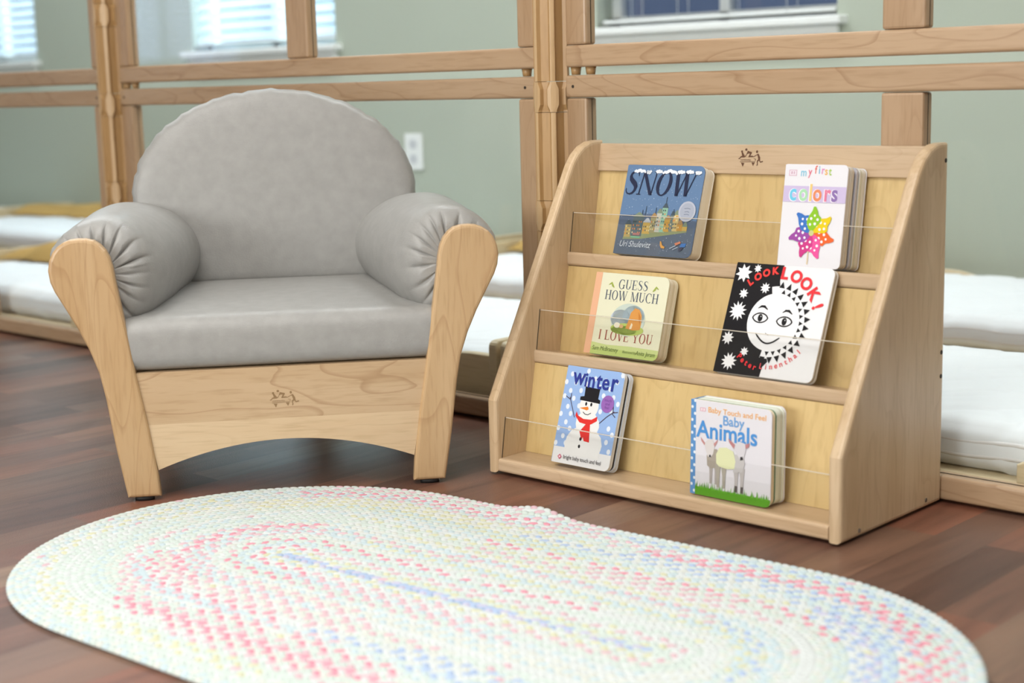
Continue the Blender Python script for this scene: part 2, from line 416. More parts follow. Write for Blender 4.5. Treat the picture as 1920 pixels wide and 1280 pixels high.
# ------------------------------------------------------------------ clear partition behind the furniture
FY = 0.282
def partition(label, x0, x1, upper):
    t = thing('partition_panel', label, 'partition', (0, FY, 0), (0, 0, 0), 'maple framed clear partition panels')
    xm = (x0+x1)/2
    def rail(n, z0, z1):
        bm = bmesh.new(); box(bm, x0, x1, 0, 0.032, z0, z1, 0.005, 3); return finish(n, bm, M_rail, t)
    def stile(n, a, b, z0, z1):
        bm = bmesh.new(); box(bm, a, b, 0.002, 0.030, z0, z1, 0.004, 2)
        o = finish(n, bm, M_stile, t)
        if True:
            g = bmesh.new()
            for xx in (a, b): box(g, xx-0.0003, xx+0.0003, 0.0158, 0.0174, z0+0.002, z1-0.002)
            finish('pane_groove', g, M_hole, o)
    if upper:
        rail('bottom_rail', 0.6475, 0.6845); rail('top_rail', 1.20, 1.237); z0, z1 = 0.6850, 1.1995
        for xx in (x0+0.045, x0+0.012, x1-0.035):
            bm = bmesh.new(); loft([[(xx+r*math.cos(k*PI/8), 0.016+r*math.sin(k*PI/8), z) for k in range(16)] for r, z in ((0.0075, 0.6345), (0.0095, 0.6478))], bm=bm)
            finish('peg', bm, M_post, t)
    else:
        rail('bottom_rail', 0.005, 0.041); rail('top_rail', 0.5960, 0.6340); z0, z1 = 0.0415, 0.5955
        bm = bmesh.new(); box(bm, x0+0.05, x1-0.05, 0.0150, 0.0180, 0.0405, 0.0415); finish('pane_groove', bm, M_hole, t)
        for xx in (x0+0.018, x1-0.026):
            bm = bmesh.new(); prism(bm, [(xx+0.0028*math.cos(k*PI/5), 0.615+0.0028*math.sin(k*PI/5)) for k in range(10)], -0.0006, 0.002, 'XZ'); finish('screw', bm, M_hole, t)
    stile('stile', x0+0.001, x0+0.046, z0, z1); stile('stile', x1-0.045, x1-0.001, z0, z1)
    stile('mullion', xm-0.034, xm+0.034, z0, z1)
    for a, b in ((x0+0.046, xm-0.034), (xm+0.034, x1-0.045)):
        bm = bmesh.new(); box(bm, a, b, 0.0150, 0.0180, z0, z1); finish('clear_pane', bm, M_pane, t)
    return t
PX = [(-2.82, -1.512), (-1.4405, -0.133), (-0.066, 1.212)]
for (x0, x1), where in zip(PX, ('at the far left, left of the left hinge post', 'directly behind the armchair', 'behind the book rack, right of the right hinge post')):
    partition('lower clear panel in a maple frame ' + where, x0, x1, False)
    partition('upper clear panel in a maple frame ' + where, x0, x1, True)

def lobes(cx, cy, z, R, a):
    pts = []
    for k in range(6):
        c = math.radians(-45 + 60*k)
        A = math.radians(a)
        for ang, rr in ((-A, R), (-A*0.4, R*1.01), (A*0.4, R*1.01), (A, R), (A+0.10, R*0.80), (PI/3-A-0.10, R*0.80)):
            pts.append((cx+rr*math.cos(c+ang-PI/2+PI/2), cy+rr*math.sin(c+ang), z))
    return pts
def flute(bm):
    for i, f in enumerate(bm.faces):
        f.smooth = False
        f.material_index = 1 if (i % 36) % 6 < 3 else 0  # grooves darker than lobes: stain plus occlusion shade put into the colour
def hinge_post(label, cx, cy):
    t = thing('hinge_post', label, 'post', (cx, cy, 0), (0, 0, 0), 'fluted hinge posts of the partition')
    R = 0.0325
    z = 0.004
    flare = [(0.160, 0.213), (0.367, 0.420), (0.572, 0.6245), (0.777, 0.830), (0.982, 1.035)]
    segs = []; z = 0.004
    for a, b in flare: segs += [(z, a, 0), (a, b, 1)]; z = b
    segs.append((z, 1.237, 0))
    for a, b, kind in segs:
        a += 0.0004; b -= 0.0004
        if kind == 0:
            bm = loft([lobes(0, 0, zz, R, 7.5) for zz in (a, b)])
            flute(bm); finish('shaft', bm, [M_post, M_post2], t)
        else:
            d = b-a
            bm = loft([lobes(0, 0, a+d*f, R*1.01, ang) for f, ang in ((0, 10), (0.06, 10), (0.24, 17.5), (0.76, 17.5), (0.94, 10), (1, 9))])
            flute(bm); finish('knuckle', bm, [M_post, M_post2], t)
    return t
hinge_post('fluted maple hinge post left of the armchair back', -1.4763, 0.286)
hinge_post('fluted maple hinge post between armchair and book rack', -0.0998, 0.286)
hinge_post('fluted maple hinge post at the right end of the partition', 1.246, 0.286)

# ------------------------------------------------------------------ cots, mattresses, blankets behind the partition
def cot(label, x0, x1, y0, y1):
    t = thing('low_cot', label, 'cot', (x0, y0, 0), (0, 0, 0), 'low wooden rest cots')
    L, D = x1-x0, y1-y0
    for y in (0.0, D-0.018):
        bm = bmesh.new()
        pts = [(0.021, 0.012), (L-0.021, 0.012), (L-0.021, 0.114)]
        for k in range(9):
            f = k/8; pts.append((L-0.08-0.17*f, 0.114-0.052*(1-math.cos(f*PI/2))))
        pts += [(L-0.25, 0.036), (0.25, 0.036)]
        for k in range(9):
            f = 1-k/8; pts.append((0.08+0.17*f, 0.114-0.052*(1-math.cos(f*PI/2))))
        pts.append((0.021, 0.114))
        prism(bm, pts, y, y+0.018, 'XZ', 0.002, 1); finish('side_rail', bm, M_cot, t)
    for x in (0.0, L-0.020):
        bm = bmesh.new()
        c = 0.014
        pr = [(-0.012, 0.0), (D+0.012, 0.0)] + [(D+0.012-c+c*math.cos(k*PI/8), 0.145-c+c*math.sin(k*PI/8)) for k in range(5)] + [(-0.012+c-c*math.sin(k*PI/8), 0.145-c+c*math.cos(k*PI/8)) for k in range(5)]
        prism(bm, pr, x, x+0.020, 'YZ', 0.003, 2); finish('end_panel', bm, M_cot, t)
    bm = bmesh.new(); box(bm, 0.0205, L-0.0205, 0.0185, D-0.0185, 0.020, 0.034); finish('deck', bm, M_cot, t)
    return t
def quilt(bm_in):
    for v in bm_in.verts:
        x, y = v.co.x, v.co.y
        p = math.sin(x*21+2.2*math.sin(y*15)); q = math.sin(y*24+1.8*math.sin(x*17)+0.8)
        v.co.z += 0.0012*p*q - 0.0035*math.exp(-(p/0.22)**2) - 0.0028*math.exp(-(q/0.24)**2)
    return bm_in
def mattress(label, x0, x1, y0, y1, zb=0.0345, h=0.075, crown=0.012):
    t = thing('cot_mattress', label, 'mattress', ((x0+x1)/2, (y0+y1)/2, zb), (0, 0, 0), 'white quilted cot mattresses')
    sx, sy = x1-x0, y1-y0
    bm = quilt(pillow(sx, sy, h, 0.028, crown, (150, 76, 8), 0.004)); finish('quilted_cover', bm, M_mat, t, True)
    for z in (h*0.34, h*0.62):
        r = 0.05; pts = []
        for cx, cy, a0 in ((sx/2-r, sy/2-r, 0), (-sx/2+r, sy/2-r, PI/2), (-sx/2+r, -sy/2+r, PI), (sx/2-r, -sy/2+r, 1.5*PI)):
            for k in range(7):
                a = a0+k*PI/12; rr = r-0.006 if True else r
                pts.append((cx+(rr+0.006)*math.cos(a), cy+(rr+0.006)*math.sin(a), z+0.0012*math.sin(9*a+cx*20)))
        # follow the long sides with a gently wavy seam
        full = []
        for i, p in enumerate(pts):
            q = pts[(i+1) % len(pts)]; full.append(p)
            d = math.hypot(q[0]-p[0], q[1]-p[1])
            if d > 0.1:
                n = int(d/0.03)
                for k in range(1, n): 
                    f = k/n; full.append((p[0]+(q[0]-p[0])*f, p[1]+(q[1]-p[1])*f, z+0.002*math.sin(k*1.1)))
        bm = bmesh.new(); tube(bm, full, 0.0042, 6, True); finish('piping', bm, M_pipe, t)
    return t
def quilt_lump(name, label, x0, x1, y0, y1, z, h, mat, cat='blanket', seed=1, parent=None):
    rnd = random.Random(seed); nx, ny = 46, 16
    ph = [rnd.uniform(0, 6) for _ in range(6)]
    bm = bmesh.new(); top = []; bot = []
    for i in range(nx+1):
        a, b = [], []
        for j in range(ny+1):
            u, v = i/nx, j/ny
            e = min(1, min(u, 1-u)*9)*min(1, min(v, 1-v)*4.5)
            e = math.sin(e*PI/2)
            hh = h*e*(0.72+0.20*math.sin(u*9+ph[0]+2*v)+0.13*math.sin(u*23+ph[1])*math.sin(v*5+ph[2]))
            xx = x0+(x1-x0)*u; yy = y0+(y1-y0)*v + 0.018*math.sin(u*8+ph[3])+0.008*math.sin(u*21+ph[4])
            a.append(bm.verts.new((xx, yy, z+0.004+hh))); b.append(bm.verts.new((xx, yy, z)))
        top.append(a); bot.append(b)
    for i in range(nx):
        for j in range(ny):
            f = bm.faces.new((top[i][j], top[i+1][j], top[i+1][j+1], top[i][j+1])); f.smooth = True
            bm.faces.new((bot[i][j], bot[i][j+1], bot[i+1][j+1], bot[i+1][j]))
    for i in range(nx):
        bm.faces.new((top[i][0], bot[i][0], bot[i+1][0], top[i+1][0])); bm.faces.new((top[i][ny], top[i+1][ny], bot[i+1][ny], bot[i][ny]))
    for j in range(ny):
        bm.faces.new((top[0][j], top[0][j+1], bot[0][j+1], bot[0][j])); bm.faces.new((top[nx][j], bot[nx][j], bot[nx][j+1], top[nx][j+1]))
    o = finish(name, bm, mat, parent)
    if label: tag(o, label, cat)
    return o
NEAR = [(-2.84, -1.565), (-1.545, -0.284), (-0.274, 0.99)]
NEARW = ('nearest the partition at the far left', 'just behind the armchair', 'just behind the book rack')
for (a, b), w in zip(NEAR, NEARW):
    cot('low wooden cot in the row ' + w, a, b, 0.332, 0.985)
    mattress('white quilted mattress on the cot ' + w, a+0.035, b-0.03, 0.357, 0.960)
FAR = [(-5.85, -4.58), (-4.55, -3.28), (-2.95, -1.68), (-1.58, -0.31), (-0.29, 0.98)]
FARW = ('by the wall at the far left corner', 'by the wall between the two bright windows', 'by the wall below the outlet',
        'by the wall under the dark bluish window', 'by the wall at the right')
for (a, b), w in zip(FAR, FARW):
    cot('low wooden cot in the back row ' + w, a, b, 1.270, 1.985)
    mattress('white quilted mattress on the back-row cot ' + w, a+0.035, b-0.03, 1.295, 1.960)
quilt_lump('folded_blanket', 'tan folded blanket on the back-row mattress at the far left', -4.50, -3.75, 1.66, 1.93, 0.1222, 0.045, M_tan, seed=3)
quilt_lump('folded_blanket', 'tan folded blanket on the mattress nearest the partition at the far left', -2.80, -2.20, 0.68, 0.93, 0.1222, 0.05, M_tan, seed=5)
quilt_lump('folded_blanket', 'tan folded blanket on the back-row mattress between armchair and book rack', -1.54, -1.0, 1.70, 1.93, 0.1222, 0.045, M_tan, seed=8)

# ------------------------------------------------------------------ emblem: children with a wagon, burned into the wood
EMB_DISC = [((565, 468), 42, 42), ((750, 397), 52, 46), ((1240, 470), 44, 54)]
EMB_POLY = [
 [(545, 500), (610, 500), (700, 620), (720, 650), (705, 685), (540, 690), (485, 755), (430, 748), (430, 725), (470, 715), (530, 645), (585, 630)],
 [(820, 440), (1015, 490), (1008, 530), (950, 620), (1050, 622), (1100, 645), (1100, 668), (880, 680), (870, 660), (930, 545), (850, 540), (798, 565), (740, 672), (705, 660), (770, 580), (798, 510)],
 [(1100, 650), (1290, 545), (1320, 545), (1400, 680), (1410, 800), (1430, 832), (1535, 805), (1545, 845), (1420, 870), (1385, 830), (1368, 800), (1310, 822), (1305, 870), (1328, 940), (1300, 985), (1260, 978), (1288, 930), (1270, 870), (1275, 800), (1320, 745), (1290, 640), (1262, 590), (1110, 672)],
 [(565, 885), (715, 895), (650, 1035)], [(1035, 870), (1180, 865), (1115, 1000)],
 [(510, 848), (1185, 830), (1185, 846), (510, 866)], [(1120, 720), (1225, 738), (1195, 815), (1180, 815), (1200, 750), (1120, 738)],
]
def text_mesh(txt, size, align='CENTER', bold=0.0, shear=0.0, space=1.0):
    c = bpy.data.curves.new('lettering', 'FONT'); c.body = txt; c.size = size; c.align_x = align; c.offset = bold; c.shear = shear; c.space_character = space
    c.resolution_u = 4
    o = bpy.data.objects.new('lettering', c); COL.objects.link(o)
    dg = bpy.context.evaluated_depsgraph_get(); ev = o.evaluated_get(dg); me = ev.to_mesh()
    vs = [tuple(v.co[:2]) for v in me.vertices]; fs = [tuple(p.vertices) for p in me.polygons]
    ev.to_mesh_clear(); bpy.data.objects.remove(o); bpy.data.curves.remove(c)
    return vs, fs
def emblem(parent, mat, scale, place):
    """place maps emblem coordinates (metres, x right, z up) to a 3-D point"""
    bm = bmesh.new()
    def P(x, y): return place((x-990)*scale, (700-y)*scale)
    for (cx, cy), rx, ry in EMB_DISC: bm.faces.new([bm.verts.new(P(cx+rx*math.cos(k*PI/8), cy+ry*math.sin(k*PI/8))) for k in range(16)])
    for pl in EMB_POLY: bm.faces.new([bm.verts.new(P(*p)) for p in pl])
    vs, fs = text_mesh('community', 105, 'LEFT')
    V = [bm.verts.new(P(525+x, 805-y)) for x, y in vs]
    for f in fs:
        try: bm.faces.new([V[i] for i in f])
        except ValueError: pass
    return finish('emblem', bm, mat, parent)

# ------------------------------------------------------------------ armchair
CH = thing('armchair', 'small grey vinyl armchair with maple legs and apron', 'armchair', (-0.16535, -0.27765, 0), (0, 0, math.radians(51.612)))
LEG = [(0.1955, 0.0065), (0.246, 0.0065), (0.2522, 0.044), (0.2578, 0.078), (0.2632, 0.118), (0.2692, 0.165), (0.2765, 0.204), (0.2885, 0.240),
       (0.3035, 0.274), (0.3215, 0.3085), (0.333, 0.330), (0.3385, 0.345), (0.3405, 0.362), (0.338, 0.377), (0.3325, 0.389), (0.325, 0.398), (0.316, 0.404), (0.306, 0.4077), (0.295, 0.409),
       (0.283, 0.4085), (0.271, 0.4055), (0.262, 0.399), (0.2545, 0.390), (0.249, 0.378), (0.2455, 0.362), (0.2435, 0.345), (0.2385, 0.312), (0.231, 0.262), (0.2222, 0.200), (0.2085, 0.1185), (0.198, 0.040)]
def mir(p, s): return [(s*a, b) for a, b in p]
for s in (-1, 1):
    bm = bmesh.new(); prism(bm, mir(LEG, s), 0.0, 0.023, 'XZ', 0.0055, 3); finish('leg', bm, M_leg, CH)
    bm = bmesh.new(); prism(bm, [(s*(abs(a)-0.004), b*0.97+0.0002) for a, b in mir(LEG, 1)], 0.405, 0.427, 'XZ', 0.005, 2); finish('leg', bm, M_leg, CH)
    bm = bmesh.new(); prism(bm, [(s*a, b) for a, b in ((0.224, 0.10), (0.243, 0.10), (0.268, 0.33), (0.248, 0.33))], 0.0235, 0.4045, 'XZ'); finish('side_panel', bm, M_leg, CH)
    for y in (0.012, 0.416):
        bm = bmesh.new(); loft([[(s*0.2215+0.015*math.cos(k*PI/8), y+0.008*math.sin(k*PI/8), z) for k in range(16)] for z in (0.0003, 0.0068)], bm=bm); finish('glide', bm, M_dark, CH)
# apron: a figured upper board glued to a pale arched lower board
bm = bmesh.new()
up = [(-0.2235, 0.2), (-0.2105, 0.1187), (0.2105, 0.1187), (0.2235, 0.2)]
prism(bm, up, 0.006, 0.026, 'XZ', 0.0, mi=0)
lo = [(0.2105, 0.1187), (-0.2105, 0.1187), (-0.198, 0.047)]
for k in range(1, 24):
    x = -0.198+0.396*k/24; lo.append((x, 0.047+0.0385*(1-abs(x/0.198)**2.0)))
lo.append((0.198, 0.047))
prism(bm, lo, 0.006, 0.026, 'XZ', 0.0, mi=1)
apron = finish('apron', bm, [M_apron, M_apron2], CH)
emblem(apron, M_burn2, 4.02e-5, lambda x, z: (x-0.0005, 0.0057, z+0.1492))
bm = bmesh.new(); box(bm, -0.2, 0.2, 0.4055, 0.425, 0.10, 0.20, 0.003); finish('rear_rail', bm, M_leg, CH)
bm = bmesh.new(); box(bm, -0.215, 0.215, 0.0265, 0.4045, 0.186, 0.2, 0.001); finish('seat_board', bm, M_leg, CH)
# seat cushion
bm = pillow(0.512, 0.402, 0.080, 0.024, 0.007, (40, 36, 8), 0.0)
for v in bm.verts:
    z = v.co.z
    v.co.x *= 0.98 + 0.02*min(1, max(0, z/0.08))
    v.co.y += 0.2042; v.co.z += 0.2008 + 0.012*min(1, max(0, v.co.y/0.4))*min(1, max(0, z/0.04))
    # soft puckers in front of the arm rolls
    for s in (-1, 1):
        d = math.hypot((v.co.x-s*0.19)/0.035, (v.co.y-0.06)/0.06)
        if d < 1 and z > 0.05: v.co.z += 0.0018*math.sin(v.co.x*170*s+v.co.y*60)*(1-d)
finish('seat_cushion', bm, M_vinyl, CH, True)
# back cushion: domed pad, pillowy front, gathered seam along the dome
def dome():
    out = []
    for k in range(10): out.append((-0.225-0.026*math.sin(k/9*PI/2), 0.286+0.154*k/10))
    for k in range(61):
        a = PI-PI*k/60; out.append((0.251*math.cos(a), 0.440+0.184*math.sin(a)))
    for k in range(10): out.append((0.225+0.026*math.sin((9-k)/9*PI/2), 0.286+0.154*(9-k)/10))
    for k in range(1, 24): out.append((0.225-0.45*k/24, 0.286))
    return out
DO = dome()
rings = []
rnd = random.Random(4)
gath = [rnd.uniform(0.3, 1) for _ in range(400)]
def back_y(z, off): return 0.372 + 0.13*(z-0.286) + off
prof = [(0.02, -1.0)] + [(s, -1.0) for s in (0.2, 0.4, 0.58, 0.72)] + [(0.84, -0.995), (0.91, -0.975), (0.95, -0.93), (0.972, -0.86), (0.986, -0.74), (0.995, -0.55), (1.0, -0.3), (1.0, 0.0), (0.998, 0.35), (0.985, 0.66), (0.95, 0.86), (0.9, 0.96), (0.8, 1.0), (0.4, 1.0), (0.02, 1.0)]
TH = 0.052
for s, w in prof:
    r = []
    for i, (x, z) in enumerate(DO):
        px, pz = x*s, 0.43+(z-0.43)*s
        front = 0.010*max(0, 1-(px/0.25)**2)*max(0, 1-((pz-0.43)/0.2)**2) if w < 0 else 0
        g = 0.0
        if z > 0.30 and 0.90 < s:
            g = (0.0024*math.sin(i*2.4)+0.0016*math.sin(i*1.13+1))*gath[i]*(1-abs(s-0.97)/0.07)
        off = TH + w*TH - front
        sq = 1-0.0*s
        r.append((px*(1+g/0.25), back_y(pz, off)+g*0.8, pz*(1+g/0.5)))
    rings.append(r)
finish('back_cushion', loft(rings), M_vinyl, CH, True)
# arm rolls with gathered ends
def arm_roll(s):
    NA = 240
    cx, cz = 0.254, 0.346
    rnd = random.Random(11 if s < 0 else 23)
    nf = 19
    ph = rnd.uniform(0, 6); amp = [rnd.uniform(0.4, 1.25) for _ in range(nf+3)]
    rings = []
    st = [(0.0245, 0.30), (0.0250, 0.42), (0.0258, 0.52), (0.027, 0.60), (0.0285, 0.675), (0.031, 0.745), (0.0345, 0.81), (0.039, 0.865), (0.045, 0.91), (0.053, 0.945), (0.064, 0.97), (0.08, 0.985), (0.10, 0.995), (0.12, 1.0), (0.16, 1.005), (0.21, 1.01), (0.26, 1.01), (0.31, 1.005), (0.345, 1.0), (0.370, 0.99), (0.385, 0.97), (0.394, 0.90), (0.399, 0.5), (0.400, 0.2)]
    for y, sc in st:
        r = []
        # the front end is drawn towards the leg board
        k = max(0, 1-(y-0.0245)/0.07)
        ccx = cx + 0.010*k; ccz = cz + 0.004*k
        for i in range(NA):
            a = 2*PI*i/NA
            ca, sa = math.cos(a), math.sin(a)
            ax = 0.062+0.155*y if ca < 0 else 0.078+0.018*min(1, max(0, sa*2.5)); az = 0.0915 if sa > 0 else 0.096
            x = ax*ca*sc; z = az*sa*sc
            q_ = a*nf+ph+1.4*math.sin(3*a+ph); fold = 0.25*math.sin(q_)+0.9*(1-2*abs(math.sin(q_*0.5+0.7))**0.8)
            fa = amp[int(a/(2*PI)*nf)]
            gw = max(0, min(1, (0.062-y)/0.025))*max(0, min(1, (sc-0.3)/0.25))
            dy = 0.0125*gw*fold*fa
            dr = 1+0.15*gw*fold*fa*min(1, max(0, (0.99-sc)*6))
            soft = 0.0008*math.sin(y*90+2*a)*math.sin(a*2+ph)
            r.append((s*(ccx+x*dr+soft), max(0.0238, y+dy), ccz+z*dr+soft))
        rings.append(r)
    return loft(rings)
for s in (-1, 1): finish('arm_roll', arm_roll(s), M_vinyl, CH, True)

# ------------------------------------------------------------------ book rack
RW, RT = 0.65, 0.020
RK = thing('book_rack', 'three-tier maple book display rack with clear guards', 'book rack', (0, 0, 0.0))
SIDE = [(0.0, 0.004), (0.0, 0.122), (0.186, 0.466), (0.1975, 0.4865), (0.2115, 0.504), (0.2285, 0.5165), (0.2475, 0.5235), (0.262, 0.525), (0.2805, 0.525), (0.2805, 0.004)]
for k, x in enumerate((0.0, RW-RT)):
    bm = bmesh.new(); prism(bm, SIDE, x, x+RT, 'YZ', 0.006, 3)
    sp = finish('side_panel', bm, M_rackv, RK)
    xo = x if k == 0 else x+RT
    for y, z in ((0.049, 0.013), (0.2347, 0.015), (0.2720, 0.500), (0.2715, 0.191), (0.2715, 0.226)):
        bm = bmesh.new(); prism(bm, [(y+0.0033*math.cos(q*PI/6), z+0.0033*math.sin(q*PI/6)) for q in range(12)], xo-0.0005, xo+0.0005, 'YZ')
        finish('screw', bm, M_hole if y > 0.25 else M_screw, sp)
xi0, xi1 = RT+0.0002, RW-RT-0.0002
def slab(name, pts, mat, bev=0.0, par=RK):
    bm = bmesh.new(); prism(bm, pts, xi0, xi1, 'YZ'); 
    if bev:
        es = [e for e in bm.edges if abs((e.verts[0].co-e.verts[1].co).normalized().x) > 0.99]
        bmesh.ops.bevel(bm, geom=es, offset=bev, segments=3, profile=0.5, affect='EDGES')
    return finish(name, bm, mat, par)
slab('bottom_shelf', [(0.0025, 0.0055), (0.0025, 0.0268), (0.078, 0.0268), (0.078, 0.0055)], M_rackh, 0.0045)
slab('ledge', [(0.0935, 0.1715), (0.0935, 0.1925), (0.166, 0.1802), (0.166, 0.1592)], M_rackh, 0.0045)
slab('ledge', [(0.1810, 0.3225), (0.1810, 0.3450), (0.253, 0.3328), (0.253, 0.3103)], M_rackh, 0.0045)
slab('back_panel', [(0.0675, 0.0272), (0.0955, 0.1708), (0.1005, 0.1708), (0.0725, 0.0272)], M_ply)
slab('back_panel', [(0.1578, 0.1816), (0.1835, 0.3212), (0.1885, 0.3212), (0.1628, 0.1816)], M_ply)
slab('back_panel', [(0.2446, 0.3345), (0.2765, 0.514), (0.2800, 0.514), (0.2496, 0.3345)], M_ply)
hd = slab('header_board', [(0.2640, 0.474), (0.2715, 0.5195), (0.2800, 0.5195), (0.2725, 0.474)], M_rackh, 0.002)
def hp(x, z): return (x+0.3253, 0.2640+(z+0.4995-0.474)*0.1648-0.0005, z+0.4995)
emblem(hd, M_burn, 4.12e-5, hp)
for y, z in ((0.0118, 0.0268), (0.1005, 0.1915), (0.1885, 0.3440)):
    d = 0.155
    bm = bmesh.new(); prism(bm, [(y, z), (y+0.064*d, z+0.0640), (y+0.003+0.064*d, z+0.0640), (y+0.003, z)], xi0, xi1, 'YZ')
    g = finish('clear_guard', bm, M_acrylic, RK)
    bm = bmesh.new(); prism(bm, [(y+0.064*d+0.0001, z+0.0641), (y+0.064*d+0.0001, z+0.0649), (y+0.0028+0.064*d, z+0.0649), (y+0.0028+0.064*d, z+0.0641)], xi0, xi1, 'YZ')
    finish('guard_edge', bm, M_acredge, g)
    for xx in (xi0, xi1):
        bm = bmesh.new(); prism(bm, [(y-0.0011, z), (y-0.0011+0.066*d, z+0.066), (y+0.0002+0.066*d, z+0.066), (y+0.0002, z)], xx-0.0008, xx+0.0003 if xx == xi0 else xx+0.0008, 'YZ')
        finish('guard_slot', bm, M_hole, RK)

# ------------------------------------------------------------------ books
class Art:
    """flat printing on a cover: polygons in cover coordinates (x right, z up, metres), later ones on top"""
    def __init__(s, w, h): s.w, s.h, s.items, s.layer = w, h, [], 0
    def poly(s, pts, col, up=True):
        if up: s.layer += 1
        s.items.append((pts, None, col, s.layer))
    def P(s, pts, col, up=True): s.poly([(u*s.w, v*s.h) for u, v in pts], col, up)
    def ell(s, u, v, rx, ry, col, n=28, rot=0.0, up=True):
        c, q = math.cos(rot), math.sin(rot)
        s.poly([(u*s.w+rx*math.cos(2*PI*k/n)*c-ry*math.sin(2*PI*k/n)*q, v*s.h+rx*math.cos(2*PI*k/n)*q+ry*math.sin(2*PI*k/n)*c) for k in range(n)], col, up)
    def rect(s, u0, u1, v0, v1, col, up=True): s.P([(u0, v0), (u1, v0), (u1, v1), (u0, v1)], col, up)
    def line(s, pts, wd, col, up=True):
        """pts in metres; wd number or list"""
        if up: s.layer += 1
        n = len(pts); w = wd if isinstance(wd, (list, tuple)) else [wd]*n
        L, R = [], []
        for i in range(n):
            a = pts[max(0, i-1)]; b = pts[min(n-1, i+1)]
            dx, dy = b[0]-a[0], b[1]-a[1]; l = math.hypot(dx, dy) or 1
            nx, ny = -dy/l*w[i]/2, dx/l*w[i]/2
            L.append((pts[i][0]+nx, pts[i][1]+ny)); R.append((pts[i][0]-nx, pts[i][1]-ny))
        for i in range(n-1): s.items.append(([L[i], L[i+1], R[i+1], R[i]], None, col, s.layer))
    def text(s, txt, x, z, size, col, align='LEFT', bold=0.0, shear=0.0, sx=1.0, rot=0.0, space=1.0, up=True):
        if up: s.layer += 1
        vs, fs = text_mesh(txt, 1.0, align, bold, shear, space)
        c, q = math.cos(rot), math.sin(rot)
        pts = [(x+(a*sx*c-b*q)*size, z+(a*sx*q+b*c)*size) for a, b in vs]
        s.items.append((pts, fs, col, s.layer))
    def add(s, bm, mats):
        for pts, fs, col, ly in s.items:
            m = ink(col)
            if m not in mats: mats.append(m)
            mi = mats.index(m); y = -0.00012-0.00004*ly
            V = [bm.verts.new((a, y, b)) for a, b in pts]
            for f in (fs or [range(len(pts))]):
                try: nf = bm.faces.new([V[i] for i in f]); nf.material_index = mi
                except ValueError: pass

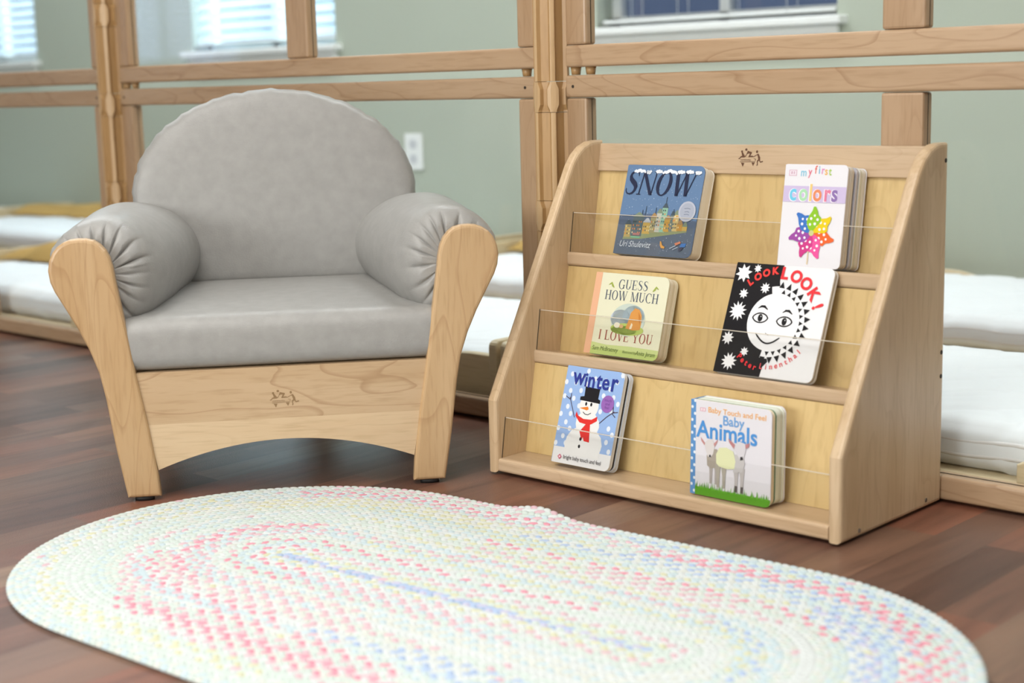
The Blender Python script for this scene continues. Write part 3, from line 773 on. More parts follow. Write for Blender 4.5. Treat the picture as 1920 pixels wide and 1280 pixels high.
# serif capitals drawn as thick and thin strokes, unit height
def serif_letter(ch, T=0.16, t=0.05):
    Q = []; 
    def R(x0, x1, y0, y1): Q.append([(x0, y0), (x1, y0), (x1, y1), (x0, y1)])
    def D(x0, y0, x1, y1, w): Q.append([(x0-w/2, y0), (x0+w/2, y0), (x1+w/2, y1), (x1-w/2, y1)])
    def sf(x, y, l=0.16): R(x-l, x+l, y-(0.035 if y > 0.5 else 0), y+(0.035 if y < 0.5 else 0))
    def ring(cx, cy, rx, ry, a0, a1, n=22):
        for k in range(n):
            a, b = math.radians(a0+(a1-a0)*k/n), math.radians(a0+(a1-a0)*(k+1)/n)
            Q.append([(cx+rx*math.cos(a), cy+ry*math.sin(a)), (cx+rx*math.cos(b), cy+ry*math.sin(b)), (cx+(rx-T)*math.cos(b), cy+(ry-t)*math.sin(b)), (cx+(rx-T)*math.cos(a), cy+(ry-t)*math.sin(a))])
    def curve(pts, ws):
        n = len(pts)
        for i in range(n-1):
            (x0, y0), (x1, y1) = pts[i], pts[i+1]
            def nn(i):
                a = pts[max(0, i-1)]; b = pts[min(n-1, i+1)]; l = math.hypot(b[0]-a[0], b[1]-a[1]); return -(b[1]-a[1])/l*ws[i]/2, (b[0]-a[0])/l*ws[i]/2
            a = nn(i); b = nn(i+1)
            Q.append([(x0+a[0], y0+a[1]), (x1+b[0], y1+b[1]), (x1-b[0], y1-b[1]), (x0-a[0], y0-a[1])])
    if ch == 'I': R(0.12, 0.12+T, 0, 1); sf(0.2, 0); sf(0.2, 1); return Q, 0.40
    if ch == 'L': R(0.1, 0.1+T, 0, 1); sf(0.18, 1); sf(0.18, 0); R(0.1, 0.66, 0, 0.05); R(0.62, 0.66, 0, 0.24); return Q, 0.70
    if ch == 'E': R(0.1, 0.1+T, 0, 1); R(0.04, 0.66, 0, 0.05); R(0.04, 0.64, 0.95, 1); R(0.2, 0.5, 0.50, 0.545); R(0.62, 0.66, 0, 0.24); R(0.60, 0.64, 0.78, 1); R(0.47, 0.5, 0.4, 0.64); return Q, 0.72
    if ch == 'H': R(0.1, 0.1+T, 0, 1); R(0.62, 0.62+T, 0, 1); R(0.2, 0.7, 0.49, 0.54); [sf(x, y) for x in (0.18, 0.70) for y in (0, 1)]; return Q, 0.88
    if ch == 'U': R(0.1, 0.1+T, 0.32, 1); R(0.66, 0.66+t, 0.32, 1); sf(0.18, 1); sf(0.69, 1, 0.13); ring(0.405, 0.33, 0.305, 0.34, 180, 360); return Q, 0.84
    if ch == 'O': ring(0.43, 0.5, 0.40, 0.52, 0, 360, 36); return Q, 0.88
    if ch == 'C': ring(0.45, 0.5, 0.42, 0.52, 48, 312, 30); R(0.71, 0.75, 0.66, 0.97); return Q, 0.82
    if ch == 'G': ring(0.45, 0.5, 0.42, 0.52, 48, 322, 30); R(0.66, 0.66+T*0.9, 0.05, 0.44); R(0.56, 0.88, 0.41, 0.45); R(0.71, 0.75, 0.66, 0.97); return Q, 0.90
    if ch == 'M': R(0.12, 0.12+t, 0, 1); R(0.84, 0.84+T, 0, 1); D(0.54, 0, 0.18, 1, T); D(0.52, 0, 0.88, 1, t); sf(0.14, 0, 0.12); sf(0.92, 0); R(0.02, 0.2, 0.965, 1); R(0.86, 1.04, 0.965, 1); return Q, 1.08
    if ch == 'N': R(0.12, 0.12+t, 0, 1); R(0.80, 0.80+t, 0, 1); D(0.80, 0, 0.14, 1, T); sf(0.14, 0, 0.12); sf(0.82, 1, 0.12); R(0.0, 0.2, 0.965, 1); return Q, 0.94
    if ch == 'V': D(0.42, 0, 0.12, 1, T); D(0.42, 0, 0.72, 1, t); sf(0.12, 1, 0.14); sf(0.72, 1, 0.12); return Q, 0.82
    if ch == 'W': D(0.36, 0, 0.12, 1, T); D(0.38, 0, 0.60, 1, t); D(0.84, 0, 0.60, 1, T); D(0.86, 0, 1.10, 1, t); sf(0.12, 1, 0.14); sf(0.62, 1, 0.12); sf(1.10, 1, 0.12); return Q, 1.2
    if ch == 'Y': D(0.42, 0.45, 0.10, 1, T); D(0.42, 0.45, 0.74, 1, t); R(0.42-T/2, 0.42+T/2, 0, 0.5); sf(0.42, 0); sf(0.10, 1, 0.14); sf(0.74, 1, 0.12); return Q, 0.84
    if ch == 'S':
        pts = [(0.58, 0.80), (0.55, 0.92), (0.42, 0.985), (0.28, 0.98), (0.16, 0.90), (0.14, 0.78), (0.20, 0.66), (0.34, 0.56), (0.48, 0.46), (0.57, 0.34), (0.56, 0.19), (0.46, 0.06), (0.32, 0.015), (0.18, 0.05), (0.09, 0.16), (0.07, 0.26)]
        curve(pts, [0.03, 0.04, 0.05, 0.07, 0.10, 0.13, T*1.05, T*1.15, T*1.15, T*1.05, 0.12, 0.09, 0.06, 0.045, 0.04, 0.03]); return Q, 0.68
    return Q, 0.36
def serif(art, txt, x, z, size, col, sx=1.0, slant=0.0, T=0.16, align='C', rot=0.0, gap=0.04):
    run = []; cur = 0
    for ch in txt:
        q, ad = serif_letter(ch, T); run.append((cur, q)); cur += ad+gap
    tot = cur-gap; off = -tot/2 if align == 'C' else 0
    art.layer += 1; c, s = math.cos(rot), math.sin(rot)
    for o, qs in run:
        for q in qs:
            pts = []
            for a, b in q:
                X = ((o+off+a)*sx+b*slant)*size; Z = b*size
                pts.append((x+X*c-Z*s, z+X*s+Z*c))
            art.items.append((pts, None, col, art.layer))

def rounded(w, h, r, left=0.0015):
    pts = [(left, 0), (0, left), (0, h-left), (left, h)]
    for k in range(9):
        a = PI/2-k*PI/16; pts.append((w-r+r*math.cos(a), h-r+r*math.sin(a)))
    for k in range(9):
        a = -k*PI/16; pts.append((w-r+r*math.cos(a), r+r*math.sin(a)))
    return pts
def rot_xz(): pass
M_paper = basic('page_board', (0.70, 0.69, 0.64), 0.6, 0.3)
M_paper2 = basic('page_board_cream', (0.66, 0.62, 0.53), 0.6, 0.3)
M_gap = basic('page_shadow_gap', (0.05, 0.045, 0.045), 0.7)

def book(label, x0, y0, z0, yaw, tilt, w, h, th, base, art, sheets, r=0.011, spine=None, back=None, group='board books on the display rack'):
    """sheets: list of (y_start, y_end, colour, inset) filling the thickness behind the cover"""
    t = thing('board_book', label, 'book', (x0, y0, z0), (-tilt, 0, yaw), group)
    mats = [base]
    bm = bmesh.new(); prism(bm, rounded(w, h, r), 0.0, 0.0022, 'XZ', 0.0004, 1)
    art.add(bm, mats)
    me_o = finish('front_cover', bm, mats, t)
    pm = []; bm = bmesh.new()
    for a, b, col, ins in sheets:
        m = ink(col, 0.6)
        if m not in pm: pm.append(m)
        prism(bm, [(max(0.0012, px) if px < 0.01 else px-ins, ins+(pz)*(h-2*ins)/h) for px, pz in rounded(w, h, r)], a, b, 'XZ', 0.0, mi=pm.index(m))
    finish('pages', bm, pm, t)
    bm = bmesh.new(); prism(bm, rounded(w, h, r), th-0.0022, th, 'XZ', 0.0004, 1); finish('back_cover', bm, back or base, t)
    bm = bmesh.new(); box(bm, -0.0012, 0.001, 0.0006, th-0.0006, 0.0005, h-0.0005, 0.0004, 1); finish('spine', bm, spine or base, t)
    return t
def page_run(y0, y1, n, cols, gap=0.00025, ins=0.0012):
    out = []; d = (y1-y0)/n
    for k in range(n): out.append((y0+k*d, y0+(k+1)*d-gap, cols[k % len(cols)], ins*(0.6+0.8*((k*37) % 10)/10)))
    return out

# --- SNOW
w, h = 0.1545, 0.1477
A = Art(w, h); R_ = random.Random(2)
A.P([(0, 0.42), (0.3, 0.46), (0.62, 0.45), (1, 0.40), (1, 0.06), (0.985, 0.02), (0.94, 0), (0, 0)], '#5B6A82')
A.P([(0, 0.30), (0.4, 0.24), (0.98, 0.33), (0.98, 0.06), (0.94, 0.01), (0, 0)], '#5F6B7C')
A.layer += 1
for k in range(300):
    u, v = R_.uniform(0.02, 0.97), R_.uniform(0.03, 0.98); s = R_.uniform(0.00035, 0.00075)
    A.ell(u, v, s, s, R_.choice(['#A9B8CC', '#C9D3E0', '#8FA3BF']), 5, up=False)
# little town
rows = [(0.10, 0.18, 0.19, 0.33, '#B4A064'), (0.19, 0.33, 0.205, 0.42, '#5D6B70'), (0.33, 0.43, 0.235, 0.36, '#C3A55C'), (0.42, 0.50, 0.25, 0.42, '#9A9470'), (0.49, 0.56, 0.26, 0.47, '#B8B9B0'),
        (0.55, 0.62, 0.262, 0.53, '#8FB8A0'), (0.60, 0.68, 0.27, 0.40, '#C09A4E'), (0.67, 0.72, 0.275, 0.45, '#77847E'), (0.71, 0.78, 0.28, 0.46, '#C9B37A'), (0.77, 0.84, 0.285, 0.355, '#B88E48'), (0.84, 0.90, 0.29, 0.335, '#C2A45A')]
A.layer += 2
A.P([(0.09, 0.165), (0.32, 0.175), (0.9, 0.275), (0.9, 0.30), (0.3, 0.24), (0.1, 0.2)], '#8E9670')
for a, b, c, d, col in rows: A.rect(a, b, c, d, col)
A.layer += 1
for a, b, c, d, col in rows:
    A.P([(a-0.005, d), (b+0.005, d), ((a+b)/2+0.012, d+0.05), ((a+b)/2-0.01, d+0.05)], R_.choice(['#B9BFC6', '#4E5C66', '#7E8C78', '#A8875A']), False)
    v = c+0.03
    while v < d-0.03:
        u = a+0.012
        while u < b-0.012: A.rect(u, u+0.011, v, v+0.018, R_.choice(['#3D4A50', '#E0D2A0', '#56707A', '#D8894A']), False); u += 0.024
        v += 0.04
for u, v0, v1 in ((0.585, 0.56, 0.65), (0.47, 0.46, 0.53), (0.34, 0.42, 0.54), (0.70, 0.47, 0.52), (0.30, 0.45, 0.5)): A.line([(u*w, v0*h), (u*w, v1*h)], 0.0011, '#3F4C5C')
A.rect(0.20, 0.32, 0.185, 0.20, '#74B894'); A.rect(0.22, 0.31, 0.215, 0.24, '#A8736E')
serif(A, 'SNOW', 0.445*w, 0.665*h, 0.0385, '#2B3048', sx=0.95, slant=0.16, T=0.17, gap=0.02)
for (u, v, l, b) in ((0.10, 0.918, 0.15, 0.015), (0.265, 0.925, 0.06, -0.01), (0.385, 0.92, 0.08, 0.01), (0.475, 0.905, 0.19, 0.03), (0.665, 0.922, 0.09, 0.006), (0.775, 0.922, 0.09, 0.01), (0.89, 0.922, 0.075, 0.0)):
    pts = [((u+l*k/8)*w, (v+b*math.sin(PI*k/8)+0.008*math.sin(k*2.1))*h) for k in range(9)]
    A.line(pts, [0.003, 0.0046, 0.0052, 0.0058, 0.0048, 0.0056, 0.005, 0.0042, 0.003], '#E8ECF2')
A.ell(0.868, 0.50, 0.0165, 0.0165, '#B4B9C6'); A.ell(0.868, 0.50, 0.0135, 0.0135, '#A6ACBB')
for dv, l in ((0.03, 0.012), (-0.005, 0.009), (-0.035, 0.01)): A.line([(0.868*w-l/2, (0.5+dv)*h), (0.868*w+l*0.1, (0.505+dv)*h), (0.868*w+l/2, (0.497+dv)*h)], 0.0012, '#7F8798')
A.text('Uri Shulevitz', 0.065*w, 0.082*h, 0.0142, '#D5DEE8', shear=0.28, sx=0.86)
A.P([(0.595, 0.165), (0.61, 0.16), (0.63, 0.12), (0.665, 0.105), (0.66, 0.085), (0.62, 0.09), (0.6, 0.12)], '#D9A055')
A.P([(0.78, 0.15), (0.85, 0.175), (0.86, 0.155), (0.80, 0.125)], '#C98264'); A.P([(0.85, 0.11), (0.92, 0.115), (0.93, 0.155), (0.87, 0.15)], '#4A78B8')
A.line([(0.73*w, 0.09*h), (0.80*w, 0.125*h)], 0.0012, '#B9C6D4'); A.line([(0.77*w, 0.08*h), (0.83*w, 0.11*h)], 0.0012, '#B9C6D4'); A.P([(0.84, 0.07), (0.88, 0.075), (0.90, 0.11), (0.85, 0.11)], '#4A4C5E')
book('blue Snow board book with a snowy town, left on the top tier', 0.1075, 0.1942, 0.3462, -0.0003, 0.3016, w, h, 0.0274, ink('#6480A4'), A,
     [(0.0024, 0.0049, '#F2EDE0', 0.0006)] + page_run(0.0052, 0.025, 2, ['#F2EEE2', '#EFEADC'], 0.0001, 0.0004), 0.012, ink('#5F7BA0'), ink('#F0ECE0', 0.6))

# --- my first colors
w, h = 0.105, 0.1503
A = Art(w, h)
A.rect(0.06, 0.19, 0.885, 0.945, '#D3B6C4'); A.rect(0.075, 0.175, 0.893, 0.937, '#E6DDE6'); A.rect(0.095, 0.12, 0.902, 0.93, '#C9A6B8'); A.rect(0.135, 0.155, 0.902, 0.93, '#C9A6B8')
for i, (ch, u, v, col) in enumerate((('m', 0.25, 0.885, '#7FBFD8'), ('y', 0.375, 0.895, '#DE6F86'), ('f', 0.475, 0.912, '#E0705F'), ('i', 0.535, 0.912, '#6FB0CF'), ('r', 0.58, 0.91, '#D987B8'), ('s', 0.635, 0.902, '#E8B04F'), ('t', 0.70, 0.90, '#A9C95A'))):
    A.text(ch, u*w, v*h, 0.0165, col, bold=0.012, sx=0.82)
A.rect(0, 1.0, 0.632, 0.788, '#C8BADB')
for ch, u, col in (('c', 0.10, '#6FC4E2'), ('o', 0.255, '#A7D6AE'), ('l', 0.415, '#EBC67C'), ('o', 0.48, '#E08A62'), ('r', 0.655, '#DC7C9A'), ('s', 0.775, '#8B70AC')):
    A.text(ch, (u-0.006)*w, 0.648*h, 0.034, '#F4F0F4', bold=0.05, sx=0.80)
    A.text(ch, u*w, 0.65*h, 0.034, col, bold=0.028, sx=0.80)
A.rect(0.475, 0.495, 0.03, 0.25, '#DCC9A8')
pet = [(0, 0.0), (0.006, 0.008), (0.0125, 0.0145), (0.0125, 0.020), (0.008, 0.0235), (0.0065, 0.029), (0.0035, 0.034), (0.0005, 0.034), (-0.001, 0.0285), (-0.0055, 0.022), (-0.0085, 0.014), (-0.0055, 0.006)]
cx, cz = 0.515*w, 0.335*h
for k, col in enumerate(['#E8662F', '#E8559A', '#C93C86', '#9A4CA0', '#3F74C0', '#E2C719', '#8CC02C']):
    ang = [-100, -155, 160, 108, 47, -48, 0][k]; a = math.radians(ang); sc = 1.14
    tr = lambda p: (cx+(p[0]*math.cos(a)-p[1]*math.sin(a))*sc, cz+(p[0]*math.sin(a)+p[1]*math.cos(a))*sc)
    A.poly([tr(p) for p in pet], col); A.layer += 1
    for px, pz, rr in ((0.004, 0.012, 0.0022), (-0.003, 0.011, 0.002), (0.0075, 0.0175, 0.0021), (-0.002, 0.0185, 0.0022), (0.003, 0.0225, 0.0018)):
        q = tr((px, pz)); A.ell(q[0]/w, q[1]/h, rr, rr, '#EFE9EE', 10, up=False)
A.ell(cx/w, cz/h, 0.0042, 0.0042, '#C9C98A')
sh = page_run(0.0024, 0.0125, 3, ['#EFEEEA', '#E2E0DA', '#F0EEE8'], 0.0005) + [(0.0135, 0.0185, '#E6E0D4', 0.001), (0.0205, 0.0245, '#55525A', 0.004), (0.0255, 0.0305, '#CFD0DC', 0.001), (0.0315, 0.0335, '#5A5D66', 0.003)] + page_run(0.0345, 0.0515, 4, ['#EEEEE6', '#E2E8D8', '#F2F0E8', '#E6E4DC'], 0.0006)  # dark inset sheets stand in for shade in the open page gaps
book('thick white first colors board book with a pinwheel, right on the top tier', 0.4261, 0.1883, 0.3462, 0.0, 0.1562, w, h, 0.0539, ink('#E2E1E6'), A, sh, 0.008, ink('#DEDDE2'))

# --- guess how much
w, h = 0.1479, 0.1318
A = Art(w, h)
A.rect(0, 0.088, 0, 1, '#E2B08E')
A.P([(0.088, 0.145), (0.3, 0.125), (0.6, 0.135), (1, 0.125), (1, 0.06), (0.985, 0.025), (0.95, 0), (0.088, 0)], '#C3D08C'); A.P([(0.088, 0.085), (1, 0.075), (1, 0.06), (0.985, 0.025), (0.95, 0), (0.088, 0)], '#B4C676')
serif(A, 'GUESS', 0.53*w, 0.815*h, 0.0152, '#5F6672', sx=0.98, T=0.15)
serif(A, 'HOW MUCH', 0.53*w, 0.675*h, 0.0152, '#5F6672', sx=0.98, T=0.15)
serif(A, 'I LOVE YOU', 0.535*w, 0.185*h, 0.0155, '#A0584C', sx=0.98, T=0.15)
for u, v, sgn in ((0.235, 0.85, 1), (0.84, 0.84, -1)):
    A.line([((u-0.035*sgn)*w, (v+0.005)*h), (u*w, (v+0.03)*h), ((u+0.015*sgn)*w, v*h), ((u+0.04*sgn)*w, (v-0.025)*h)], [0.001, 0.0035, 0.0038, 0.0012], '#9AA84E')
A.ell(0.535, 0.45, 0.034, 0.026, '#C3CFC4'); A.ell(0.60, 0.50, 0.022, 0.017, '#BFD2DC', up=False); A.ell(0.43, 0.46, 0.02, 0.014, '#C6D0DA', up=False)
A.ell(0.54, 0.335, 0.033, 0.0095, '#B2C468'); A.ell(0.50, 0.32, 0.026, 0.007, '#A3BA55', up=False)
A.P([(0.52, 0.345), (0.545, 0.45), (0.56, 0.54), (0.61, 0.60), (0.67, 0.585), (0.71, 0.52), (0.72, 0.42), (0.715, 0.345), (0.62, 0.33)], '#D2944E')
A.P([(0.57, 0.345), (0.59, 0.42), (0.61, 0.40), (0.60, 0.345)], '#E4D6B8'); A.P([(0.66, 0.56), (0.70, 0.50), (0.705, 0.40), (0.68, 0.46)], '#C27C38'); A.ell(0.40, 0.375, 0.006, 0.0045, '#E2DCC6'); A.ell(0.46, 0.365, 0.004, 0.003, '#CFA878')
A.text("Sam M\u1d9cBratney" if False else "Sam McBratney", 0.11*w, 0.05*h, 0.0098, '#6E7C4A', shear=0.2, sx=0.86)
A.text('illustrated by', 0.53*w, 0.05*h, 0.006, '#7C8A58', shear=0.2, sx=0.86); A.text('Anita Jeram', 0.71*w, 0.045*h, 0.0098, '#6E7C4A', shear=0.2, sx=0.82)
book('cream board book with I love you title, left on the middle tier', 0.1052, 0.1185, 0.1932, -0.0002, 0.2876, w, h, 0.0241, ink('#DEDDC2'), A,
     [(0.0024, 0.0050, '#E6DFC8', 0.0005)] + page_run(0.0053, 0.0217, 3, ['#EEE8D6', '#E2DBC4'], 0.0002, 0.0005), 0.012, ink('#DDAE8E'), ink('#D6D2B8'))

# --- look look
w, h = 0.1683, 0.1689
A = Art(w, h)
A.P([(0, 0), (0, 1), (0.488, 1), (0.492, 0.955), (0.475, 0.90), (0.48, 0.85), (0.50, 0.79), (0.50, 0.2), (0.53, 0.14), (0.49, 0.09), (0.48, 0)], '#17161A')
def star(u, v, r0, n, col='#ECECEE', rr=0.55, rot=0.2):
    A.poly([(u*w+(r0 if k % 2 == 0 else r0*rr)*math.cos(rot+k*PI/n), v*h+(r0 if k % 2 == 0 else r0*rr)*math.sin(rot+k*PI/n)) for k in range(2*n)], col)
for u, v, r0, n in ((0.09, 0.905, 0.0145, 8), (0.225, 0.955, 0.0068, 8), (0.135, 0.72, 0.0082, 8), (0.345, 0.785, 0.0088, 9), (0.115, 0.56, 0.0155, 12), (0.075, 0.31, 0.0108, 9), (0.275, 0.205, 0.0075, 8), (0.14, 0.105, 0.0138, 11)): star(u, v, r0, n)
FC = (0.497, 0.488); FR = 0.0436
def fp(r0, a): return (FC[0]*w+r0*math.cos(math.radians(a)), FC[1]*h+r0*math.sin(math.radians(a)))
A.layer += 1
ringpts = [fp(FR*1.25, -100+205*k/30) for k in range(31)] + [fp(FR*0.9, 105-205*k/30) for k in range(31)]
A.poly(ringpts, '#ECECEE', False)
A.ell(FC[0], FC[1], FR, FR, '#ECECEE', 44)
A.layer += 1
for k in range(15):
    a = -95+k*13
    A.poly([fp(FR*1.20, a-5.2), fp(FR*1.42, a), fp(FR*1.20, a+5.2)], '#17161A', False)
    a += 6.5
    if k < 14: A.poly([fp(FR*1.01, a-4.6), fp(FR*1.16, a), fp(FR*1.01, a+4.6)], '#17161A', False)
def eye(u, v):
    x, z = u*w, v*h; rx, rz = 0.0140, 0.0082
    A.poly([(x+rx*math.cos(t), z+rz*math.sin(t)*abs(math.sin(t))**0.3) for t in [2*PI*k/24 for k in range(24)]], '#17161A')
    A.poly([(x+rx*0.82*math.cos(t), z+rz*0.74*math.sin(t)*abs(math.sin(t))**0.3) for t in [2*PI*k/24 for k in range(24)]], '#ECECEE')
    A.ell(u, v, 0.0042, 0.0058, '#17161A'); A.ell(u+0.006, v+0.012, 0.0007, 0.0009, '#ECECEE')
eye(0.362, 0.517); eye(0.611, 0.503)
for u, v in ((0.372, 0.612), (0.625, 0.592)): A.line([((u-0.05)*w, (v-0.012)*h), ((u-0.02)*w, (v+0.008)*h), ((u+0.012)*w, (v+0.008)*h), ((u+0.05)*w, (v-0.018)*h)], [0.0008, 0.0032, 0.0038, 0.0012], '#17161A')
A.line([((0.352+0.25*k/12)*w, (0.376-0.07*math.sin(PI*k/12)-0.0014*k)*h) for k in range(13)], [0.0012]+[0.0024]*11+[0.0012], '#17161A')
A.line([(0.448*w, 0.388*h), (0.475*w, 0.372*h), (0.50*w, 0.379*h), (0.522*w, 0.379*h)], 0.0008, '#17161A')
def arc_text(txt, r0, a0, step, size, col, bold, flip=False):
    for k, ch in enumerate(txt):
        a = a0+(step*k if flip else -step*k); p = fp(r0, a)
        A.text(ch, p[0], p[1], size, col, 'CENTER', bold, 0, 1.0, math.radians(a+90 if flip else a-90), up=(k == 0))
arc_text('LOOK', 0.0733, 133, 10.8, 0.0150, '#E8403C', 0.05)
arc_text('LOOK!', 0.0662, 88, 16.2, 0.0245, '#E2353C', 0.04)
arc_text('Peter', 0.0742, -127.8, 6.7, 0.0118, '#E2353C', 0.03, True)
arc_text('Linenthal', 0.0705, -92.6, 7.1, 0.0118, '#E2565C', 0.012, True)
book('black and white Look Look board book with a smiling sun face', 0.3694, 0.1051, 0.1934, 0.0, 0.389, w, h, 0.0114, ink('#E6E6E8'), A,
     page_run(0.0024, 0.0092, 3, ['#ECE8DE', '#8A857E', '#F0ECE2'], 0.0003, 0.0006), 0.010, ink('#222126'), ink('#DAD8D4'))

# --- winter
w, h = 0.1159, 0.1540
A = Art(w, h); R_ = random.Random(9)
A.P([(0, 0.165), (0.19, 0.165), (0.19, 0.2), (0.80, 0.2), (0.80, 0.165), (1, 0.165), (1, 0.93), (0.98, 0.97), (0.92, 1), (0, 1)], '#94B2E0')
A.layer += 1
for j in range(11):
    for i in range(6):
        u = 0.02+0.19*i+(0.095 if j % 2 else 0)+R_.uniform(-0.025, 0.025); v = 0.20+0.078*j+R_.uniform(-0.015, 0.015)
        if u > 0.97 or v > 0.97 or (0.24 < u < 0.78 and v < 0.55): continue
        A.ell(max(0.022, u), v, 0.0036, 0.0042, '#DDE4EE', 12, up=False)
A.P([(0.19, 0.165), (0.18, 0.20), (0.20, 0.28), (0.26, 0.35), (0.33, 0.38), (0.31, 0.42), (0.31, 0.48), (0.37, 0.54), (0.62, 0.54), (0.70, 0.48), (0.72, 0.42), (0.70, 0.37), (0.78, 0.32), (0.82, 0.24), (0.80, 0.165), (0.80, 0.10), (0.19, 0.10)], '#E4E5E4')
A.ell(0.485, 0.615, 0.0192, 0.0190, '#E6E6E4')
A.P([(0.31, 0.70), (0.31, 0.665), (0.66, 0.655), (0.66, 0.69), (0.62, 0.70), (0.625, 0.80), (0.37, 0.81), (0.375, 0.71)], '#1C1B20')
A.ell(0.43, 0.635, 0.0020, 0.0030, '#1C1B20'); A.ell(0.52, 0.635, 0.0020, 0.0030, '#1C1B20'); A.P([(0.33, 0.585), (0.47, 0.61), (0.49, 0.585), (0.46, 0.57)], '#E0802E')
A.line([(0.40*w, 0.55*h), (0.44*w, 0.53*h), (0.49*w, 0.528*h), (0.54*w, 0.55*h)], 0.0012, '#1C1B20')
A.P([(0.29, 0.545), (0.33, 0.505), (0.43, 0.48), (0.57, 0.485), (0.66, 0.525), (0.665, 0.48), (0.58, 0.44), (0.56, 0.435), (0.595, 0.255), (0.50, 0.26), (0.475, 0.30), (0.46, 0.265), (0.40, 0.35), (0.485, 0.43), (0.37, 0.44), (0.28, 0.50)], '#D8322E')
for v in (0.275, 0.20): A.ell(0.44, v, 0.0022, 0.0028, '#24232A')
for pts in ([(0.27, 0.48), (0.20, 0.58), (0.13, 0.68)], [(0.145, 0.655), (0.06, 0.685)], [(0.15, 0.66), (0.15, 0.72)], [(0.71, 0.46), (0.82, 0.54), (0.93, 0.60)], [(0.90, 0.585), (0.99, 0.60)], [(0.91, 0.59), (0.90, 0.65)], [(0.895, 0.58), (0.96, 0.545)]):
    A.line([(a*w, b*h) for a, b in pts], 0.0012, '#4A3540')
A.ell(0.795, 0.665, 0.0125, 0.0135, '#9364B0')
for k, s in enumerate(('touch', 'and', 'feel')): A.text(s, 0.795*w, (0.69-0.037*k)*h, 0.0062, '#5E3A80', 'CENTER', 0.0, 0, 1.0, -0.05, up=(k == 0))
for ch, u, v, sz in (('w', 0.13, 0.82, 0.039), ('i', 0.335, 0.81, 0.032), ('n', 0.39, 0.805, 0.036), ('t', 0.545, 0.805, 0.037), ('e', 0.64, 0.805, 0.036), ('r', 0.79, 0.80, 0.041)):
    A.text(ch, u*w, v*h, sz*0.98, '#2E3A8E', 'LEFT', 0.018, 0, 0.88)
A.poly([(0.14*w+0.0042*math.cos(k*PI/2), 0.065*h+0.0042*math.sin(k*PI/2)) for k in range(4)], '#C8607A'); A.poly([(0.14*w+0.002*math.cos(k*PI/2), 0.065*h+0.002*math.sin(k*PI/2)) for k in range(4)], '#EFD9DF')
A.text('bright baby touch and feel', 0.20*w, 0.052*h, 0.0088, '#4A4A50', space=0.95, sx=0.88)
sh = [(0.0024, 0.0050, '#E2E6EE', 0.0006), (0.0052, 0.0082, '#F0F1F2', 0.0008), (0.0090, 0.0132, '#24222A', 0.002), (0.0142, 0.0200, '#DDE3EC', 0.0006)]  # the near-black sheet is the shaded gap between pages, painted dark
book('pale blue Winter board book with a snowman, left on the bottom tier', 0.1175, 0.0212, 0.0342, -0.001, 0.305, w, h, 0.0225, ink('#E2E3E4'), A, sh, 0.010, ink('#9CB6DA'), ink('#D0D6DC'))

# --- baby animals
w, h = 0.1374, 0.1389
A = Art(w, h); R_ = random.Random(5)
A.rect(0, 0.062, 0, 1, '#5B8FC6'); A.layer += 1
for k in range(15):
    A.ell(0.016 if k % 2 else 0.05, 0.035+0.068*k, 0.0021, 0.0023, '#E0E8F0', 10, up=False)
A.rect(0.115, 0.185, 0.885, 0.925, '#D6A9B8'); A.rect(0.125, 0.145, 0.892, 0.918, '#EBDDE2'); A.rect(0.155, 0.175, 0.892, 0.918, '#EBDDE2')
A.text('Baby Touch and Feel', 0.215*w, 0.885*h, 0.0112, '#E8AA5E', bold=0.012, sx=1.05)
A.text('Baby', 0.40*w, 0.775*h, 0.0195, '#6E9ED2', bold=0.016, sx=0.98)
A.text('Animals', 0.075*w, 0.615*h, 0.0345, '#4C8FD0', bold=0.02, sx=0.95)
A.P([(0.062, 0), (0.94, 0), (0.985, 0.02), (1, 0.06), (1, 0.085), (0.062, 0.085)], '#559A22'); A.layer += 1
for k in range(60):
    u = 0.07+0.92*k/60; hh = R_.uniform(0.09, 0.155); d = R_.uniform(-0.012, 0.012)
    A.P([(u-0.008, 0.07), (u+0.008, 0.07), (u+d, hh)], R_.choice(['#5CA028', '#6AAF34', '#4F9420']), False)
# two lambs
def lamb(u, v, s, body, face, flip=1, head=(0.0, 0.0)):
    def Q(pts, col): A.poly([(u*w+flip*a*s, v*h+b*s) for a, b in pts], col)
    return Q
Q = lamb(0.245, 0.14, 1.0, None, None)
for x in (0.0005, 0.0095): Q([(x, 0), (x+0.004, 0), (x+0.005, 0.02), (x+0.006, 0.032), (x-0.003, 0.032), (x-0.0005, 0.02)], '#A9A29E')
Q([(-0.004, 0.026), (0.002, 0.022), (0.012, 0.025), (0.017, 0.037), (0.017, 0.048), (0.012, 0.052), (0.0, 0.050), (-0.005, 0.04)], '#A39A8E')
Q([(-0.009, 0.058), (-0.003, 0.064), (0.006, 0.064), (0.009, 0.056), (0.006, 0.044), (0.002, 0.038), (-0.003, 0.039), (-0.006, 0.046)], '#D5D0CE')
Q([(-0.008, 0.058), (-0.016, 0.066), (-0.0145, 0.060), (-0.009, 0.0545)], '#C08A88'); Q([(0.007, 0.059), (0.0145, 0.0665), (0.0125, 0.0605), (0.0085, 0.0545)], '#C08A88')
Q([(-0.001, 0.0385), (0.003, 0.0385), (0.002, 0.042), (-0.0005, 0.042)], '#3A3538')
Q = lamb(0.50, 0.115, 1.0, None, None)
for x in (-0.022, -0.012, 0.009, 0.019): Q([(x, 0), (x+0.0045, 0), (x+0.005, 0.018), (x+0.007, 0.034), (x-0.003, 0.034), (x-0.0005, 0.018)], '#B5B0AE' if x > 0 else '#A8A296')
